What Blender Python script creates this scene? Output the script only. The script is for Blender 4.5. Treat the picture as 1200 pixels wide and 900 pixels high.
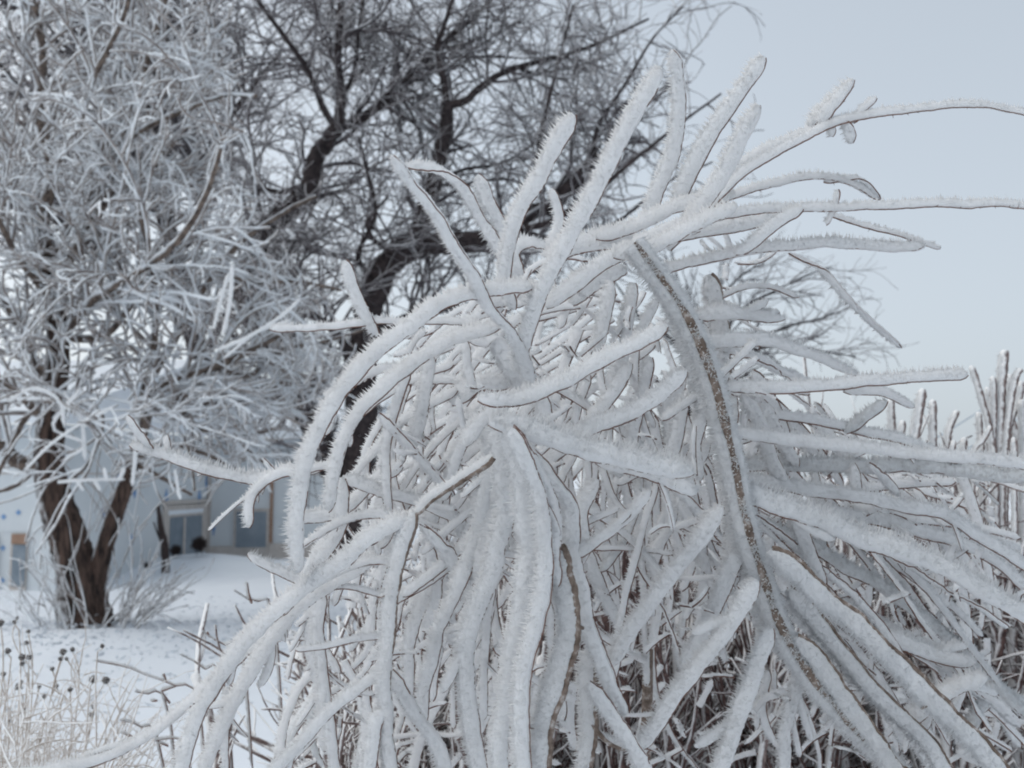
import bpy, math, time
import numpy as np
from mathutils import Vector
T0 = time.time()
scene = bpy.context.scene
for o in list(bpy.data.objects): bpy.data.objects.remove(o)
C = scene.collection

# ------------------------------------------------------------------ camera
F = 1178.0                                   # focal length in photograph pixels (1200 wide)
PITCH = math.atan(110.0 / F)
CAM = np.array([0.0, 0.0, 1.5])
FWD = np.array([0, math.cos(PITCH), math.sin(PITCH)])
UPV = np.array([0, -math.sin(PITCH), math.cos(PITCH)])
RGT = np.array([1.0, 0, 0])
cam = bpy.data.cameras.new('camera'); cam_o = bpy.data.objects.new('camera', cam); C.objects.link(cam_o)
cam_o.location = CAM; cam_o.rotation_euler = (math.pi / 2 + PITCH, 0, 0)
cam.sensor_width = 36; cam.lens = F / 1200 * 36; cam.clip_start = 0.05; cam.clip_end = 4000
cam.dof.use_dof = True; cam.dof.focus_distance = 1.35; cam.dof.aperture_fstop = 7.2
scene.camera = cam_o
scene.cycles.pixel_filter_type = 'BLACKMAN_HARRIS'; scene.cycles.filter_width = 2.0
scene.cycles.max_bounces = 12; scene.cycles.diffuse_bounces = 9

# ------------------------------------------------------------------ world and sun (overcast day)
w = bpy.data.worlds.new('World'); scene.world = w; w.use_nodes = True
nt = w.node_tree; nt.nodes.clear()
out = nt.nodes.new('ShaderNodeOutputWorld')
sky = nt.nodes.new('ShaderNodeTexSky'); sky.sky_type = 'NISHITA'; sky.sun_disc = False
sky.sun_elevation = math.radians(38); sky.sun_rotation = math.radians(-60)
sky.air_density = 1.0; sky.dust_density = 3.0
b1 = nt.nodes.new('ShaderNodeBackground'); b1.inputs[1].default_value = 0.05
hs = nt.nodes.new('ShaderNodeHueSaturation'); hs.inputs['Saturation'].default_value = 0.5
nt.links.new(sky.outputs[0], hs.inputs['Color']); nt.links.new(hs.outputs[0], b1.inputs[0])
# flat cloud sheet in front of that sky
tc = nt.nodes.new('ShaderNodeTexCoord'); sx = nt.nodes.new('ShaderNodeSeparateXYZ')
nt.links.new(tc.outputs['Generated'], sx.inputs[0])
rp = nt.nodes.new('ShaderNodeValToRGB'); nt.links.new(sx.outputs['Z'], rp.inputs[0])
rp.color_ramp.elements[0].position = 0.0; rp.color_ramp.elements[0].color = (0.402, 0.455, 0.505, 1)
rp.color_ramp.elements[1].position = 0.50; rp.color_ramp.elements[1].color = (0.345, 0.392, 0.438, 1)
b2 = nt.nodes.new('ShaderNodeBackground'); b2.inputs[1].default_value = 1.0
nt.links.new(rp.outputs[0], b2.inputs[0])
ad = nt.nodes.new('ShaderNodeAddShader'); nt.links.new(b1.outputs[0], ad.inputs[0]); nt.links.new(b2.outputs[0], ad.inputs[1])
nt.links.new(ad.outputs[0], out.inputs[0])
sun = bpy.data.lights.new('sun', 'SUN'); sun.energy = 1.2; sun.angle = math.radians(35); sun.color = (1, .97, .93)
sun_o = bpy.data.objects.new('sun', sun); C.objects.link(sun_o)
sun_o.rotation_euler = (math.radians(52), 0, math.radians(-120 + 90))
sun_o.rotation_euler = Vector((0.55, 0.35, -0.8)).to_track_quat('-Z', 'Y').to_euler()
scene.view_settings.view_transform = 'Standard'; scene.view_settings.look = 'None'
scene.view_settings.exposure = 0.14; scene.view_settings.gamma = 1.0

# ------------------------------------------------------------------ materials
WIND = np.array([-0.80, 0.24, 0.52]); WIND /= np.linalg.norm(WIND)

def new_mat(name):
    m = bpy.data.materials.new(name); m.use_nodes = True
    n = m.node_tree; b = n.nodes['Principled BSDF']
    b.inputs['Roughness'].default_value = 0.85
    b.inputs['Specular IOR Level'].default_value = 0.25
    return m, n, b
def noise(n, scale, detail=4, rough=0.6, coord=None):
    t = n.nodes.new('ShaderNodeTexNoise'); t.inputs['Scale'].default_value = scale
    t.inputs['Detail'].default_value = detail; t.inputs['Roughness'].default_value = rough
    g = n.nodes.new('ShaderNodeTexCoord')
    n.links.new(g.outputs['Object'], t.inputs['Vector'])
    return t
def ramp(n, src, stops):
    r = n.nodes.new('ShaderNodeValToRGB'); n.links.new(src, r.inputs[0])
    e = r.color_ramp.elements
    e[0].position, e[0].color = stops[0][0], (*stops[0][1], 1)
    e[1].position, e[1].color = stops[-1][0], (*stops[-1][1], 1)
    for p, c in stops[1:-1]:
        k = e.new(p); k.color = (*c, 1)
    return r
def bump(n, b, src, strength, dist):
    k = n.nodes.new('ShaderNodeBump'); k.inputs['Strength'].default_value = strength; k.inputs['Distance'].default_value = dist
    n.links.new(src, k.inputs['Height']); n.links.new(k.outputs[0], b.inputs['Normal'])
def two_tone(name, stops, scale, bstr=0.4, bdist=0.002, rough=0.85, bscale=None):
    m, n, b = new_mat(name)
    t = noise(n, scale); r = ramp(n, t.outputs['Fac'], stops)
    n.links.new(r.outputs[0], b.inputs['Base Color'])
    t2 = noise(n, bscale or scale * 4, 6)
    bump(n, b, t2.outputs['Fac'], bstr, bdist)
    b.inputs['Roughness'].default_value = rough
    return m
def frosted(name, bark, frost, thresh, soft=0.18, nscale=30, bscale=60, stretch=1.0):
    """bark carrying rime on the side the wind came from"""
    m, n, b = new_mat(name)
    t = noise(n, bscale, 5)
    if stretch != 1.0:
        mp = n.nodes.new('ShaderNodeMapping'); mp.inputs['Scale'].default_value = (1, 1, stretch)
        src = t.inputs['Vector'].links[0].from_socket; n.links.new(src, mp.inputs['Vector']); n.links.new(mp.outputs[0], t.inputs['Vector'])
    r = ramp(n, t.outputs['Fac'], [(0.36, bark[0]), (0.64, bark[1])])
    g = n.nodes.new('ShaderNodeNewGeometry')
    d = n.nodes.new('ShaderNodeVectorMath'); d.operation = 'DOT_PRODUCT'
    d.inputs[1].default_value = tuple(WIND); n.links.new(g.outputs['Normal'], d.inputs[0])
    t2 = noise(n, nscale, 3)
    a = n.nodes.new('ShaderNodeMath'); a.operation = 'MULTIPLY_ADD'
    n.links.new(t2.outputs['Fac'], a.inputs[0]); a.inputs[1].default_value = 1.6; n.links.new(d.outputs['Value'], a.inputs[2])
    mr = n.nodes.new('ShaderNodeMapRange'); n.links.new(a.outputs[0], mr.inputs[0])
    mr.inputs[1].default_value = thresh - soft; mr.inputs[2].default_value = thresh + soft
    mx = n.nodes.new('ShaderNodeMix'); mx.data_type = 'RGBA'
    n.links.new(mr.outputs[0], mx.inputs['Factor']); n.links.new(r.outputs[0], mx.inputs['A']); mx.inputs['B'].default_value = (*frost, 1)
    n.links.new(mx.outputs['Result'], b.inputs['Base Color'])
    bump(n, b, t.outputs['Fac'], 0.8 if stretch != 1.0 else 0.5, 0.03 if stretch != 1.0 else 0.01)
    return m
M = {}
def frost_mat(name, stops, scale):
    m = two_tone(name, stops, scale, 0.15, 0.0006, 0.9, 500)
    n = m.node_tree; b = n.nodes['Principled BSDF']; b.inputs['Specular IOR Level'].default_value = 0.1
    o = n.nodes['Material Output']
    tr = n.nodes.new('ShaderNodeBsdfTranslucent'); mx = n.nodes.new('ShaderNodeMixShader'); mx.inputs[0].default_value = 0.54
    n.links.new(b.inputs['Base Color'].links[0].from_socket, tr.inputs['Color'])
    n.links.new(b.outputs[0], mx.inputs[1]); n.links.new(tr.outputs[0], mx.inputs[2]); n.links.new(mx.outputs[0], o.inputs['Surface'])
    return m
M['frost'] = frost_mat('rime_frost', [(0.28, (0.89, 0.895, 0.90)), (0.45, (0.94, 0.945, 0.95)), (0.7, (0.96, 0.96, 0.965))], 160)
M['frost_grey'] = frost_mat('grey_rime', [(0.32, (0.74, 0.735, 0.735)), (0.5, (0.86, 0.87, 0.875)), (0.7, (0.91, 0.92, 0.93))], 140)
M['twig'] = two_tone('twig_bark', [(0.3, (0.10, 0.05, 0.038)), (0.7, (0.23, 0.135, 0.105))], 120, 0.5, 0.001)
M['stem'] = two_tone('stem_bark', [(0.3, (0.09, 0.065, 0.05)), (0.55, (0.22, 0.17, 0.14)), (0.72, (0.55, 0.52, 0.50))], 90, 0.8, 0.002)
M['hedge'] = frosted('hedge_bark', [(0.12, 0.08, 0.075), (0.30, 0.23, 0.21)], (0.86, 0.86, 0.86), 0.60, 0.25, 60, 90)
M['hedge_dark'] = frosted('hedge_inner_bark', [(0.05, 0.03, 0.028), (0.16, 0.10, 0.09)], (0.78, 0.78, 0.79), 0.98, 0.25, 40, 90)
M['tree_bark'] = frosted('left_tree_bark', [(0.018, 0.013, 0.012), (0.12, 0.078, 0.062)], (0.66, 0.68, 0.7), 1.2, 0.3, 9, 22, 0.16)
M['bough_bark'] = frosted('bough_bark', [(0.06, 0.045, 0.04), (0.22, 0.17, 0.14)], (0.74, 0.77, 0.8), 0.85, 0.25, 6, 20)
M['frost_twig'] = frosted('frosted_twig', [(0.13, 0.10, 0.09), (0.36, 0.31, 0.28)], (0.82, 0.85, 0.88), 0.32, 0.35, 6, 10)
M['dark_bark'] = frosted('dark_bark', [(0.022, 0.017, 0.018), (0.065, 0.05, 0.05)], (0.62, 0.65, 0.7), 1.7, 0.2, 6, 12)
M['dark_twig'] = frosted('dark_twig', [(0.045, 0.038, 0.042), (0.12, 0.10, 0.105)], (0.70, 0.72, 0.75), 1.02, 0.4, 3, 8)
M['snow'] = two_tone('snow', [(0.3, (0.75, 0.79, 0.84)), (0.7, (0.79, 0.83, 0.87))], 0.8, 0.25, 0.05, 0.6, 3.5)
M['roof_snow'] = two_tone('roof_snow', [(0.3, (0.74, 0.78, 0.83)), (0.7, (0.79, 0.83, 0.87))], 1.5, 0.3, 0.04, 0.6, 6)
M['wrap'] = two_tone('pale_blue_house_wrap', [(0.3, (0.58, 0.62, 0.65)), (0.7, (0.66, 0.69, 0.71))], 1.2, 0.15, 0.01, 0.6, 8)
M['blue'] = two_tone('blue_print', [(0.3, (0.10, 0.24, 0.50)), (0.7, (0.30, 0.42, 0.60))], 20)
M['orange'] = two_tone('raw_timber', [(0.3, (0.27, 0.17, 0.12)), (0.7, (0.36, 0.24, 0.18))], 12)
M['tan'] = two_tone('weathered_board', [(0.3, (0.44, 0.40, 0.37)), (0.7, (0.58, 0.54, 0.51))], 9)
M['pane'] = two_tone('dull_glass', [(0.3, (0.16, 0.20, 0.24)), (0.7, (0.28, 0.32, 0.36))], 2.5, 0.1, 0.002, 0.2)
M['dark'] = two_tone('dark_brush', [(0.3, (0.03, 0.022, 0.022)), (0.7, (0.09, 0.065, 0.06))], 25, 0.8, 0.02)
M['seed'] = two_tone('dry_seed_head', [(0.3, (0.05, 0.04, 0.036)), (0.48, (0.15, 0.125, 0.11)), (0.6, (0.6, 0.6, 0.6))], 260, 1.0, 0.002)
M['straw'] = frosted('frosted_straw', [(0.42, 0.33, 0.26), (0.68, 0.59, 0.52)], (0.88, 0.88, 0.88), 0.45, 0.35, 60, 50)
M['wire'] = two_tone('frosted_wire', [(0.3, (0.35, 0.4, 0.45)), (0.7, (0.5, 0.55, 0.6))], 10)

# ------------------------------------------------------------------ geometry helpers
def P(x, y, d):
    x = np.asarray(x, float); y = np.asarray(y, float); d = np.asarray(d, float)
    return CAM + ((x - 600) / F * d)[..., None] * RGT + ((450 - y) / F * d)[..., None] * UPV + d[..., None] * FWD
def unit(v): return v / np.maximum(np.linalg.norm(v, axis=-1, keepdims=True), 1e-9)
def ground_at(x, y, z=0.0):
    r = (x - 600) / F * RGT + (450 - y) / F * UPV + FWD
    return CAM + r * (z - 1.5) / r[2]
def catmull(p, n):
    p = np.asarray(p, float)
    if len(p) == 2: p = np.stack([p[0], (p[0] + p[1]) / 2, p[1]])
    q = np.vstack([2 * p[0] - p[1], p, 2 * p[-1] - p[-2]])
    seg = np.linalg.norm(np.diff(p, axis=0), axis=1); cum = np.concatenate([[0], np.cumsum(seg)])
    u = np.linspace(0, cum[-1], n); i = np.clip(np.searchsorted(cum, u, 'right') - 1, 0, len(seg) - 1)
    t = ((u - cum[i]) / seg[i])[:, None]
    a, b, c, d = q[i], q[i + 1], q[i + 2], q[i + 3]
    return 0.5 * (2 * b + (c - a) * t + (2 * a - 5 * b + 4 * c - d) * t ** 2 + (3 * b - a - 3 * c + d) * t ** 3)

def mesh_obj(name, verts, quads, tris, mats, parent=None, qm=0, tm=0, smooth=True, nrm=None):
    verts = np.asarray(verts, np.float32).reshape(-1, 3)
    quads = np.asarray(quads, np.int32).reshape(-1, 4); tris = np.asarray(tris, np.int32).reshape(-1, 3)
    base = np.zeros(3, np.float32)
    if parent is not None:
        r = parent
        while r.parent: r = r.parent
        base = np.array(r.location, np.float32)
    me = bpy.data.meshes.new(name)
    me.vertices.add(len(verts)); me.vertices.foreach_set('co', (verts - base).ravel())
    nl = len(quads) * 4 + len(tris) * 3
    me.loops.add(nl); me.loops.foreach_set('vertex_index', np.concatenate([quads.ravel(), tris.ravel()]))
    me.polygons.add(len(quads) + len(tris))
    ls = np.concatenate([np.arange(len(quads)) * 4, len(quads) * 4 + np.arange(len(tris)) * 3]).astype(np.int32)
    me.polygons.foreach_set('loop_start', ls)
    me.polygons.foreach_set('use_smooth', np.full(len(ls), smooth))
    if not isinstance(mats, (list, tuple)): mats = [mats]
    for m in mats: me.materials.append(m)
    if len(mats) > 1:
        mi = np.concatenate([np.broadcast_to(qm, len(quads)), np.broadcast_to(tm, len(tris))]).astype(np.int32)
        me.polygons.foreach_set('material_index', mi)
    me.update(calc_edges=True)
    if nrm is not None: me.normals_split_custom_set_from_vertices(nrm.astype(np.float32))
    o = bpy.data.objects.new(name, me); C.objects.link(o)
    if parent is not None: o.parent = parent
    return o
def thing(name, label, cat, loc, group=None):
    o = bpy.data.objects.new(name, None); C.objects.link(o); o.location = tuple(float(v) for v in loc)
    o.empty_display_size = 0.1
    o['label'] = label; o['category'] = cat
    if group: o['group'] = group
    return o

def frames(P_):
    """P_ [N,K,3] -> tangent, normal, binormal"""
    T = np.empty_like(P_); T[:, 1:-1] = P_[:, 2:] - P_[:, :-2]; T[:, 0] = P_[:, 1] - P_[:, 0]; T[:, -1] = P_[:, -1] - P_[:, -2]
    T = unit(T)
    ref = np.broadcast_to(np.array([0.31, 0.83, 0.46]), T.shape)
    U = unit(np.cross(T, ref)); V = np.cross(T, U)
    return T, U, V
def tubes(P_, R, sides, rng=None, jit=0.0, cap=True):
    """N tubes of K rings at once; returns verts, quads, tris"""
    N, K, _ = P_.shape
    T, U, V = frames(P_)
    a = np.arange(sides) * 2 * np.pi / sides
    Rr = R[:, :, None] * np.ones(sides)
    if jit: Rr = Rr * (1 + jit * rng.uniform(-1, 1, Rr.shape))
    v = P_[:, :, None] + Rr[..., None] * (np.cos(a)[:, None] * U[:, :, None] + np.sin(a)[:, None] * V[:, :, None])
    idx = np.arange(N * K * sides).reshape(N, K, sides)
    j = np.roll(np.arange(sides), -1)
    q = np.stack([idx[:, :-1], idx[:, :-1][..., j], idx[:, 1:][..., j], idx[:, 1:]], -1).reshape(-1, 4)
    verts = v.reshape(-1, 3); tris = np.zeros((0, 3), int)
    if cap:
        tip = P_[:, -1] + T[:, -1] * R[:, -1:] * 0.6
        ti = N * K * sides + np.arange(N)
        verts = np.vstack([verts, tip])
        tris = np.stack([idx[:, -1], idx[:, -1][..., j], np.broadcast_to(ti[:, None], (N, sides))], -1).reshape(-1, 3)
    return verts, q, tris
class Acc:
    def __init__(s): s.nr = []; s.v = []; s.q = []; s.t = []; s.qm = []; s.tm = []; s.n = 0
    def add(s, v, q, t, m=0, nr=None):
        if nr is not None: s.nr.append(nr)
        q = np.asarray(q).reshape(-1, 4); t = np.asarray(t).reshape(-1, 3)
        s.v.append(v); s.q.append(q + s.n); s.t.append(t + s.n)
        s.qm.append(np.full(len(q), m)); s.tm.append(np.full(len(t), m)); s.n += len(v)
    def build(s, name, mats, parent=None, smooth=True):
        return mesh_obj(name, np.vstack(s.v), np.vstack(s.q), np.vstack(s.t), mats, parent, np.concatenate(s.qm), np.concatenate(s.tm), smooth, nrm=np.vstack(s.nr) if s.nr else None)

def spikes(base, dirn, length, rad, rng):
    """thin three sided needles of rime"""
    n = len(base)
    ref = unit(rng.normal(size=(n, 3))); U = unit(np.cross(dirn, ref)); V = np.cross(dirn, U)
    a = np.arange(3) * 2 * np.pi / 3
    ring = base[:, None] - dirn[:, None] * 0.15 * length[:, None, None] + rad[:, None, None] * (np.cos(a)[None, :, None] * U[:, None] + np.sin(a)[None, :, None] * V[:, None])
    tip = base + dirn * length[:, None]
    v = np.concatenate([ring, tip[:, None]], 1).reshape(-1, 3)
    i = np.arange(n)[:, None] * 4
    t = np.concatenate([np.stack([i[:, 0] + k, i[:, 0] + (k + 1) % 3, i[:, 0] + 3], -1) for k in range(3)])
    return v, t

def rime_body(path, width, rng, odir=None, aspect=0.62, density=1.0, tip=True, spike=1.0, px=0.0011, fat=None, start_tip=False):
    """path [K,3] of the rime's centre line, width [K]: full width (m). px: size of a photo pixel at that depth.
       returns rime verts/quads/tris, twig centre line"""
    K = len(path)
    T, _, _ = frames(path[None]); T = T[0]
    W = WIND if odir is None else np.asarray(odir, float)
    O = W - (T @ W)[:, None] * T
    n0 = np.linalg.norm(O, axis=1)
    O = unit(O); B = np.cross(T, O)
    a = width / 2
    s = np.concatenate([[0], np.cumsum(np.linalg.norm(np.diff(path, axis=0), axis=1))])
    prof = np.ones(K)
    if tip: prof = np.clip((s[-1] - s) / (a.mean() * 1.6) + 0.03, 0, 1) ** 0.5
    if start_tip: prof = prof * np.clip(s / (a.mean() * 2) + 0.1, 0, 1) ** 0.5
    # slow and quick unevenness along the rod
    lump = 1 + 0.11 * np.interp(s, np.linspace(0, s[-1], max(3, int(s[-1] / (14 * px)))), rng.uniform(-1, 1, max(3, int(s[-1] / (14 * px)))))
    a = a * prof * lump
    S = 12
    th = np.arange(S) * 2 * np.pi / S
    jit = 1 + 0.07 * rng.uniform(-1, 1, (K, S))
    b = a * aspect
    ca, sa = np.cos(th), np.sin(th)
    off = (a[:, None] * ca * jit)[..., None] * O[:, None] + (b[:, None] * sa * jit)[..., None] * B[:, None]
    v = path[:, None] + off
    idx = np.arange(K * S).reshape(K, S); j = np.roll(np.arange(S), -1)
    q = np.stack([idx[:-1], idx[:-1][:, j], idx[1:][:, j], idx[1:]], -1).reshape(-1, 4)
    caps = np.concatenate([np.stack([idx[e], idx[e][j], np.full(S, K * S + k)], -1) for k, e in ((0, 0), (1, -1))])
    verts = np.vstack([v.reshape(-1, 3), path[0], path[-1]])
    bn = unit(ca[None, :, None] * O[:, None] + (sa / aspect)[None, :, None] * B[:, None])
    nrm = np.vstack([bn.reshape(-1, 3), -T[:1], T[-1:]])
    # needles
    L = s[-1]; area = L * np.pi * (a.mean() + b.mean())
    ns = int(area / (px * px) / 4.6 * density)
    if ns > 0:
        u = rng.uniform(0, 1, ns) * L; ang = rng.uniform(0, 2 * np.pi, ns)
        # more of them on the windward side
        ang = np.where(rng.uniform(size=ns) < 0.35, rng.normal(0, 0.8, ns), ang)
        def ip(A): return np.stack([np.interp(u, s, A[:, k]) for k in range(3)], -1)
        pc, Oc, Bc, Tc = ip(path), unit(ip(O)), unit(ip(B)), unit(ip(T))
        ac, bc = np.interp(u, s, a), np.interp(u, s, b)
        pos = pc + (ac * np.cos(ang))[:, None] * Oc + (bc * np.sin(ang))[:, None] * Bc
        nor = unit((np.cos(ang) / 1.0)[:, None] * Oc + (np.sin(ang) / aspect)[:, None] * Bc)
        keep = np.cos(ang) > -0.75
        d = unit(0.65 * nor + 0.95 * Oc + 0.22 * rng.normal(size=(ns, 3)) + 0.12 * Tc)
        tooth = np.clip(np.cos(ang), 0, 1) ** 4 * rng.uniform(size=ns) ** 2
        big = min(1.25, (a.mean() * 2 / px) / 22 + .25)
        ln = (1.8 + 2.6 * rng.uniform(size=ns) ** 2 + tooth * 9.0) * px * (.4 + .6 * spike) * big
        rad = rng.uniform(0.55, 1.0, ns) * px * (1 + tooth * .35)
        sv, st = spikes(pos[keep], d[keep], ln[keep], rad[keep], rng)
        kn, kd = nor[keep], d[keep]
        nn = unit(kn[:, None] + np.array([.1, .1, .1, .5])[:, None] * kd[:, None] + .16 * rng.normal(size=(len(kn), 1, 3)) + .08 * rng.normal(size=(len(kn), 4, 3)))
        nrm = np.vstack([nrm, nn.reshape(-1, 3)])
        st = st + len(verts); verts = np.vstack([verts, sv]); caps = np.vstack([caps, st])
    nv = max(3, int(s[-1] / (26 * px)))          # the bark shows in stretches, sinks into the rime in others
    vis = np.clip(np.interp(s, np.linspace(0, s[-1], nv), rng.uniform(.80, 1.12, nv)), .80, 1.0)
    twig = path - O * (a * vis)[:, None]
    rime_body.N = nrm
    return verts, q, caps, twig

# ------------------------------------------------------------------ ground
def ground_z(X, Y):
    h = 0.05 * np.sin(X * 0.55 + 1.3) * np.cos(Y * 0.42) + 0.03 * np.sin(X * 1.3 + Y * 0.9)
    h = h * np.clip((Y - 4) / 6, 0, 1)
    h += 0.10 * np.exp(-(((X + 4.0) / 1.3) ** 2 + ((Y - 9.7) / 1.0) ** 2))        # snow banked round the tree foot
    h += 0.09 * np.exp(-(((X + 1.6) / 1.6) ** 2 + ((Y - 9.4) / 1.1) ** 2))
    h += 0.22 * np.exp(-(((X + 5.1) / 1.5) ** 2 + ((Y - 17.2) / 1.1) ** 2))       # drift before the house
    h -= 0.03 * np.exp(-(((X + 2.6) / 2.2) ** 2 + ((Y - 8.2) / 0.5) ** 2))
    return h
def make_ground():
    ys = np.concatenate([np.linspace(-20, 2, 8), np.linspace(2.4, 24, 130), np.geomspace(25, 3000, 24)])
    xs = np.concatenate([-np.geomspace(3000, 17, 20), np.linspace(-16, 12, 150), np.geomspace(13, 3000, 20)])
    X, Y = np.meshgrid(xs, ys)
    rng = np.random.default_rng(3)
    Z = ground_z(X, Y)
    near = (np.abs(X) < 16) & (Y < 24) & (Y > 2)
    lump = np.zeros_like(Z)
    for _ in range(260):
        cx, cy = rng.uniform(-10, 2), rng.uniform(5, 18); sz = rng.uniform(.12, .5)
        lump += rng.uniform(-.007, .012) * np.exp(-(((X - cx) / sz) ** 2 + ((Y - cy) / (sz * .6)) ** 2))
    Z = Z + near * (rng.normal(0, 0.0045, X.shape) + lump)
    Z -= 0.07 * np.exp(-(((X + 4.15) / .42) ** 2 + ((Y - 9.75) / .35) ** 2))       # hollow round the trunk foot
    v = np.stack([X, Y, Z], -1).reshape(-1, 3)
    nx, ny = len(xs), len(ys); i = np.arange(nx * ny).reshape(ny, nx)
    q = np.stack([i[:-1, :-1], i[:-1, 1:], i[1:, 1:], i[1:, :-1]], -1).reshape(-1, 4)
    o = mesh_obj('snow_ground', v, q, [], M['snow']); o['kind'] = 'structure'
make_ground()

# ------------------------------------------------------------------ house behind the left tree
def box_pts(A, B, z0, z1, depth, n):
    """box standing on segment A-B (xy), from z0 to z1, pushed out along n by depth"""
    A = np.array(A, float); B = np.array(B, float); n = np.array(n, float)
    c = [A, B, B + n * depth, A + n * depth]
    v = [(p[0], p[1], z) for z in (z0, z1) for p in c]
    q = [(0, 3, 2, 1), (4, 5, 6, 7), (0, 1, 5, 4), (1, 2, 6, 5), (2, 3, 7, 6), (3, 0, 4, 7)]
    return np.array(v), np.array(q)
def house():
    g0 = ground_at(150, 660)
    root = thing('unfinished_house', 'low unfinished house wrapped in pale blue sheeting printed with blue marks, behind the left tree', 'house', (g0[0], g0[1], 0))
    def gp(x, d): return np.array([(x - 600) / F * d, d])
    k0, k1, k2, k3 = gp(-330, 14.3), gp(72, 14.1), gp(245, 19.0), gp(420, 19.3)
    def wall_px(A, B, x):      # fraction along wall A-B met by the ray through photo column x
        r = np.array([(x - 600) / F, 1.0]); dlt = B - A
        m = np.array([[dlt[0], -r[0]], [dlt[1], -r[1]]]); s = np.linalg.solve(m, -A)
        return s[0], A + dlt * s[0]
    def zpx(p, y): return 1.5 + p[1] * (560 - y) / F
    H = 2.25
    for A, B in ((k0, k1), (k1, k2), (k2, k3)):
        d = unit(B - A); n = np.array([d[1], -d[0]])       # outward, towards the camera
        v, q = box_pts(A, B, -0.3, H, -0.2, n)
        mesh_obj('wall', v, q, [], M['wrap'], root, smooth=False)
        # horizontal seams of the sheeting, standing a little proud
        for z in (0.75, 1.55):
            v, q = box_pts(A + n * 0.002, B + n * 0.002, z, z + 0.025, 0.006, n)
            mesh_obj('sheeting_seam', v, q, [], M['tan'] if z > 1 else M['wrap'], root, smooth=False)
    def patch(A, B, x0, x1, y0, y1, out_, th, name, mat, par=root):
        d = unit(B - A); n = np.array([d[1], -d[0]])
        _, p0 = wall_px(A, B, x0); _, p1 = wall_px(A, B, x1)
        v, q = box_pts(p0 + n * out_, p1 + n * out_, zpx(p0, y1), zpx(p0, y0), th, n)
        return mesh_obj(name, v, q, [], mat, par, smooth=False)
    def mark(A, B, x, y, hw, hh):
        d = unit(B - A); n = np.array([d[1], -d[0]]); _, p = wall_px(A, B, x)
        sc = p[1] / F; c = np.array([p[0] + n[0] * 0.004, p[1] + n[1] * 0.004, zpx(p, y)])
        t = np.arange(16) * 2 * np.pi / 16
        d3 = np.array([d[0], d[1], 0]); n3 = np.array([n[0], n[1], 0])
        rr = 1 + 0.18 * np.cos(4 * t)
        ring = c + (np.cos(t) * rr * hw * sc)[:, None] * d3 + (np.sin(t) * hh * rr * sc)[:, None] * np.array([0, 0, 1])
        vv = np.vstack([ring, ring + n3 * 0.004, c + n3 * 0.004]); i = np.arange(16); j = (i + 1) % 16
        mesh_obj('printed_mark', vv, np.stack([i, j, 16 + j, 16 + i], -1), np.stack([16 + i, 16 + j, np.full(16, 32)], -1), M['blue'], root, smooth=False)
    # oblique wall: opening with boarded frame
    A, B = k1, k2
    fr = patch(A, B, 193, 243, 592, 652, 0.002, 0.05, 'window', M['tan'])
    patch(A, B, 199, 236, 606, 652, 0.055, 0.01, 'pane', M['pane'], fr)
    patch(A, B, 197, 237, 598, 603, 0.055, 0.012, 'transom', M['roof_snow'], fr)
    patch(A, B, 190, 246, 587, 591, 0.003, 0.08, 'sill', M['tan'], fr)
    patch(A, B, 214, 216, 606, 652, 0.067, 0.015, 'mullion', M['tan'], fr)
    for x, y, hw, hh in ((197, 583, 4.2, 9), (235.5, 583, 4.2, 9), (158, 634, 4, 8), (160, 578, 3, 5), (124, 600, 4, 6), (243, 566, 2.2, 8), (141, 560, 3, 6)):
        mark(A, B, x, y, hw, hh)
    # end wall to the right of the corner
    A, B = k2, k3
    patch(A, B, 245.5, 249.5, 470, 655, 0.002, 0.04, 'corner_board', M['tan'])
    fr = patch(A, B, 277, 318, 596, 652, 0.002, 0.05, 'window', M['tan'])
    patch(A, B, 280, 315, 599, 640, 0.055, 0.01, 'pane', M['pane'], fr)
    patch(A, B, 250, 277, 639, 657, 0.002, 0.06, 'base_board', M['tan'])
    patch(A, B, 318.5, 400, 636, 657, 0.002, 0.06, 'base_board', M['tan'])
    patch(A, B, 318.5, 322, 560, 635, 0.002, 0.04, 'batten', M['orange'])
    mark(A, B, 250.5 + 3, 618, 1.6, 8)
    # front wing on the left
    A, B = k0, k1
    for x0, x1 in ((-20, 4), (20, 39)):
        fr = patch(A, B, x0, x1, 624, 690, 0.002, 0.03, 'window', M['tan'])
        patch(A, B, x0 + 3, x1 - 1, 637, 684, 0.035, 0.01, 'pane', M['pane'], fr)
        patch(A, B, x0 + 2, x1, 625, 636, 0.034, 0.03, 'header', M['orange'], fr)
    patch(A, B, 0.5, 4, 637, 690, 0.05, 0.02, 'casing', M['orange'], fr)
    for x, y in ((9, 605), (26, 600), (10, 641), (11, 678), (-14, 603)):
        mark(A, B, x, y, 2.8, 2.8)
    # roof: thick snow on boards, with eaves overhang
    pts = [k0, k1, k2, k3]
    r_ = []
    back = [p + np.array([0.4, 5.0]) for p in pts]
    ov = []
    for i, p in enumerate(pts):
        ov.append(p + np.array([0.25 if i == 2 else 0.1, -0.3]))
    vv = []; qq = []
    for i in range(4):
        for (p, z) in ((ov[i], H), (ov[i], H + 0.16), (back[i], H + 1.5), (back[i], H + 1.34)): vv.append((p[0], p[1], z))
    for i in range(3):
        a, b = i * 4, i * 4 + 4
        for k in range(4): qq.append((a + k, b + k, b + (k + 1) % 4, a + (k + 1) % 4))
    qq += [(0, 1, 2, 3), (12, 15, 14, 13)]
    mesh_obj('roof', vv, qq, [], M['roof_snow'], root, smooth=False)
house()
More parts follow.
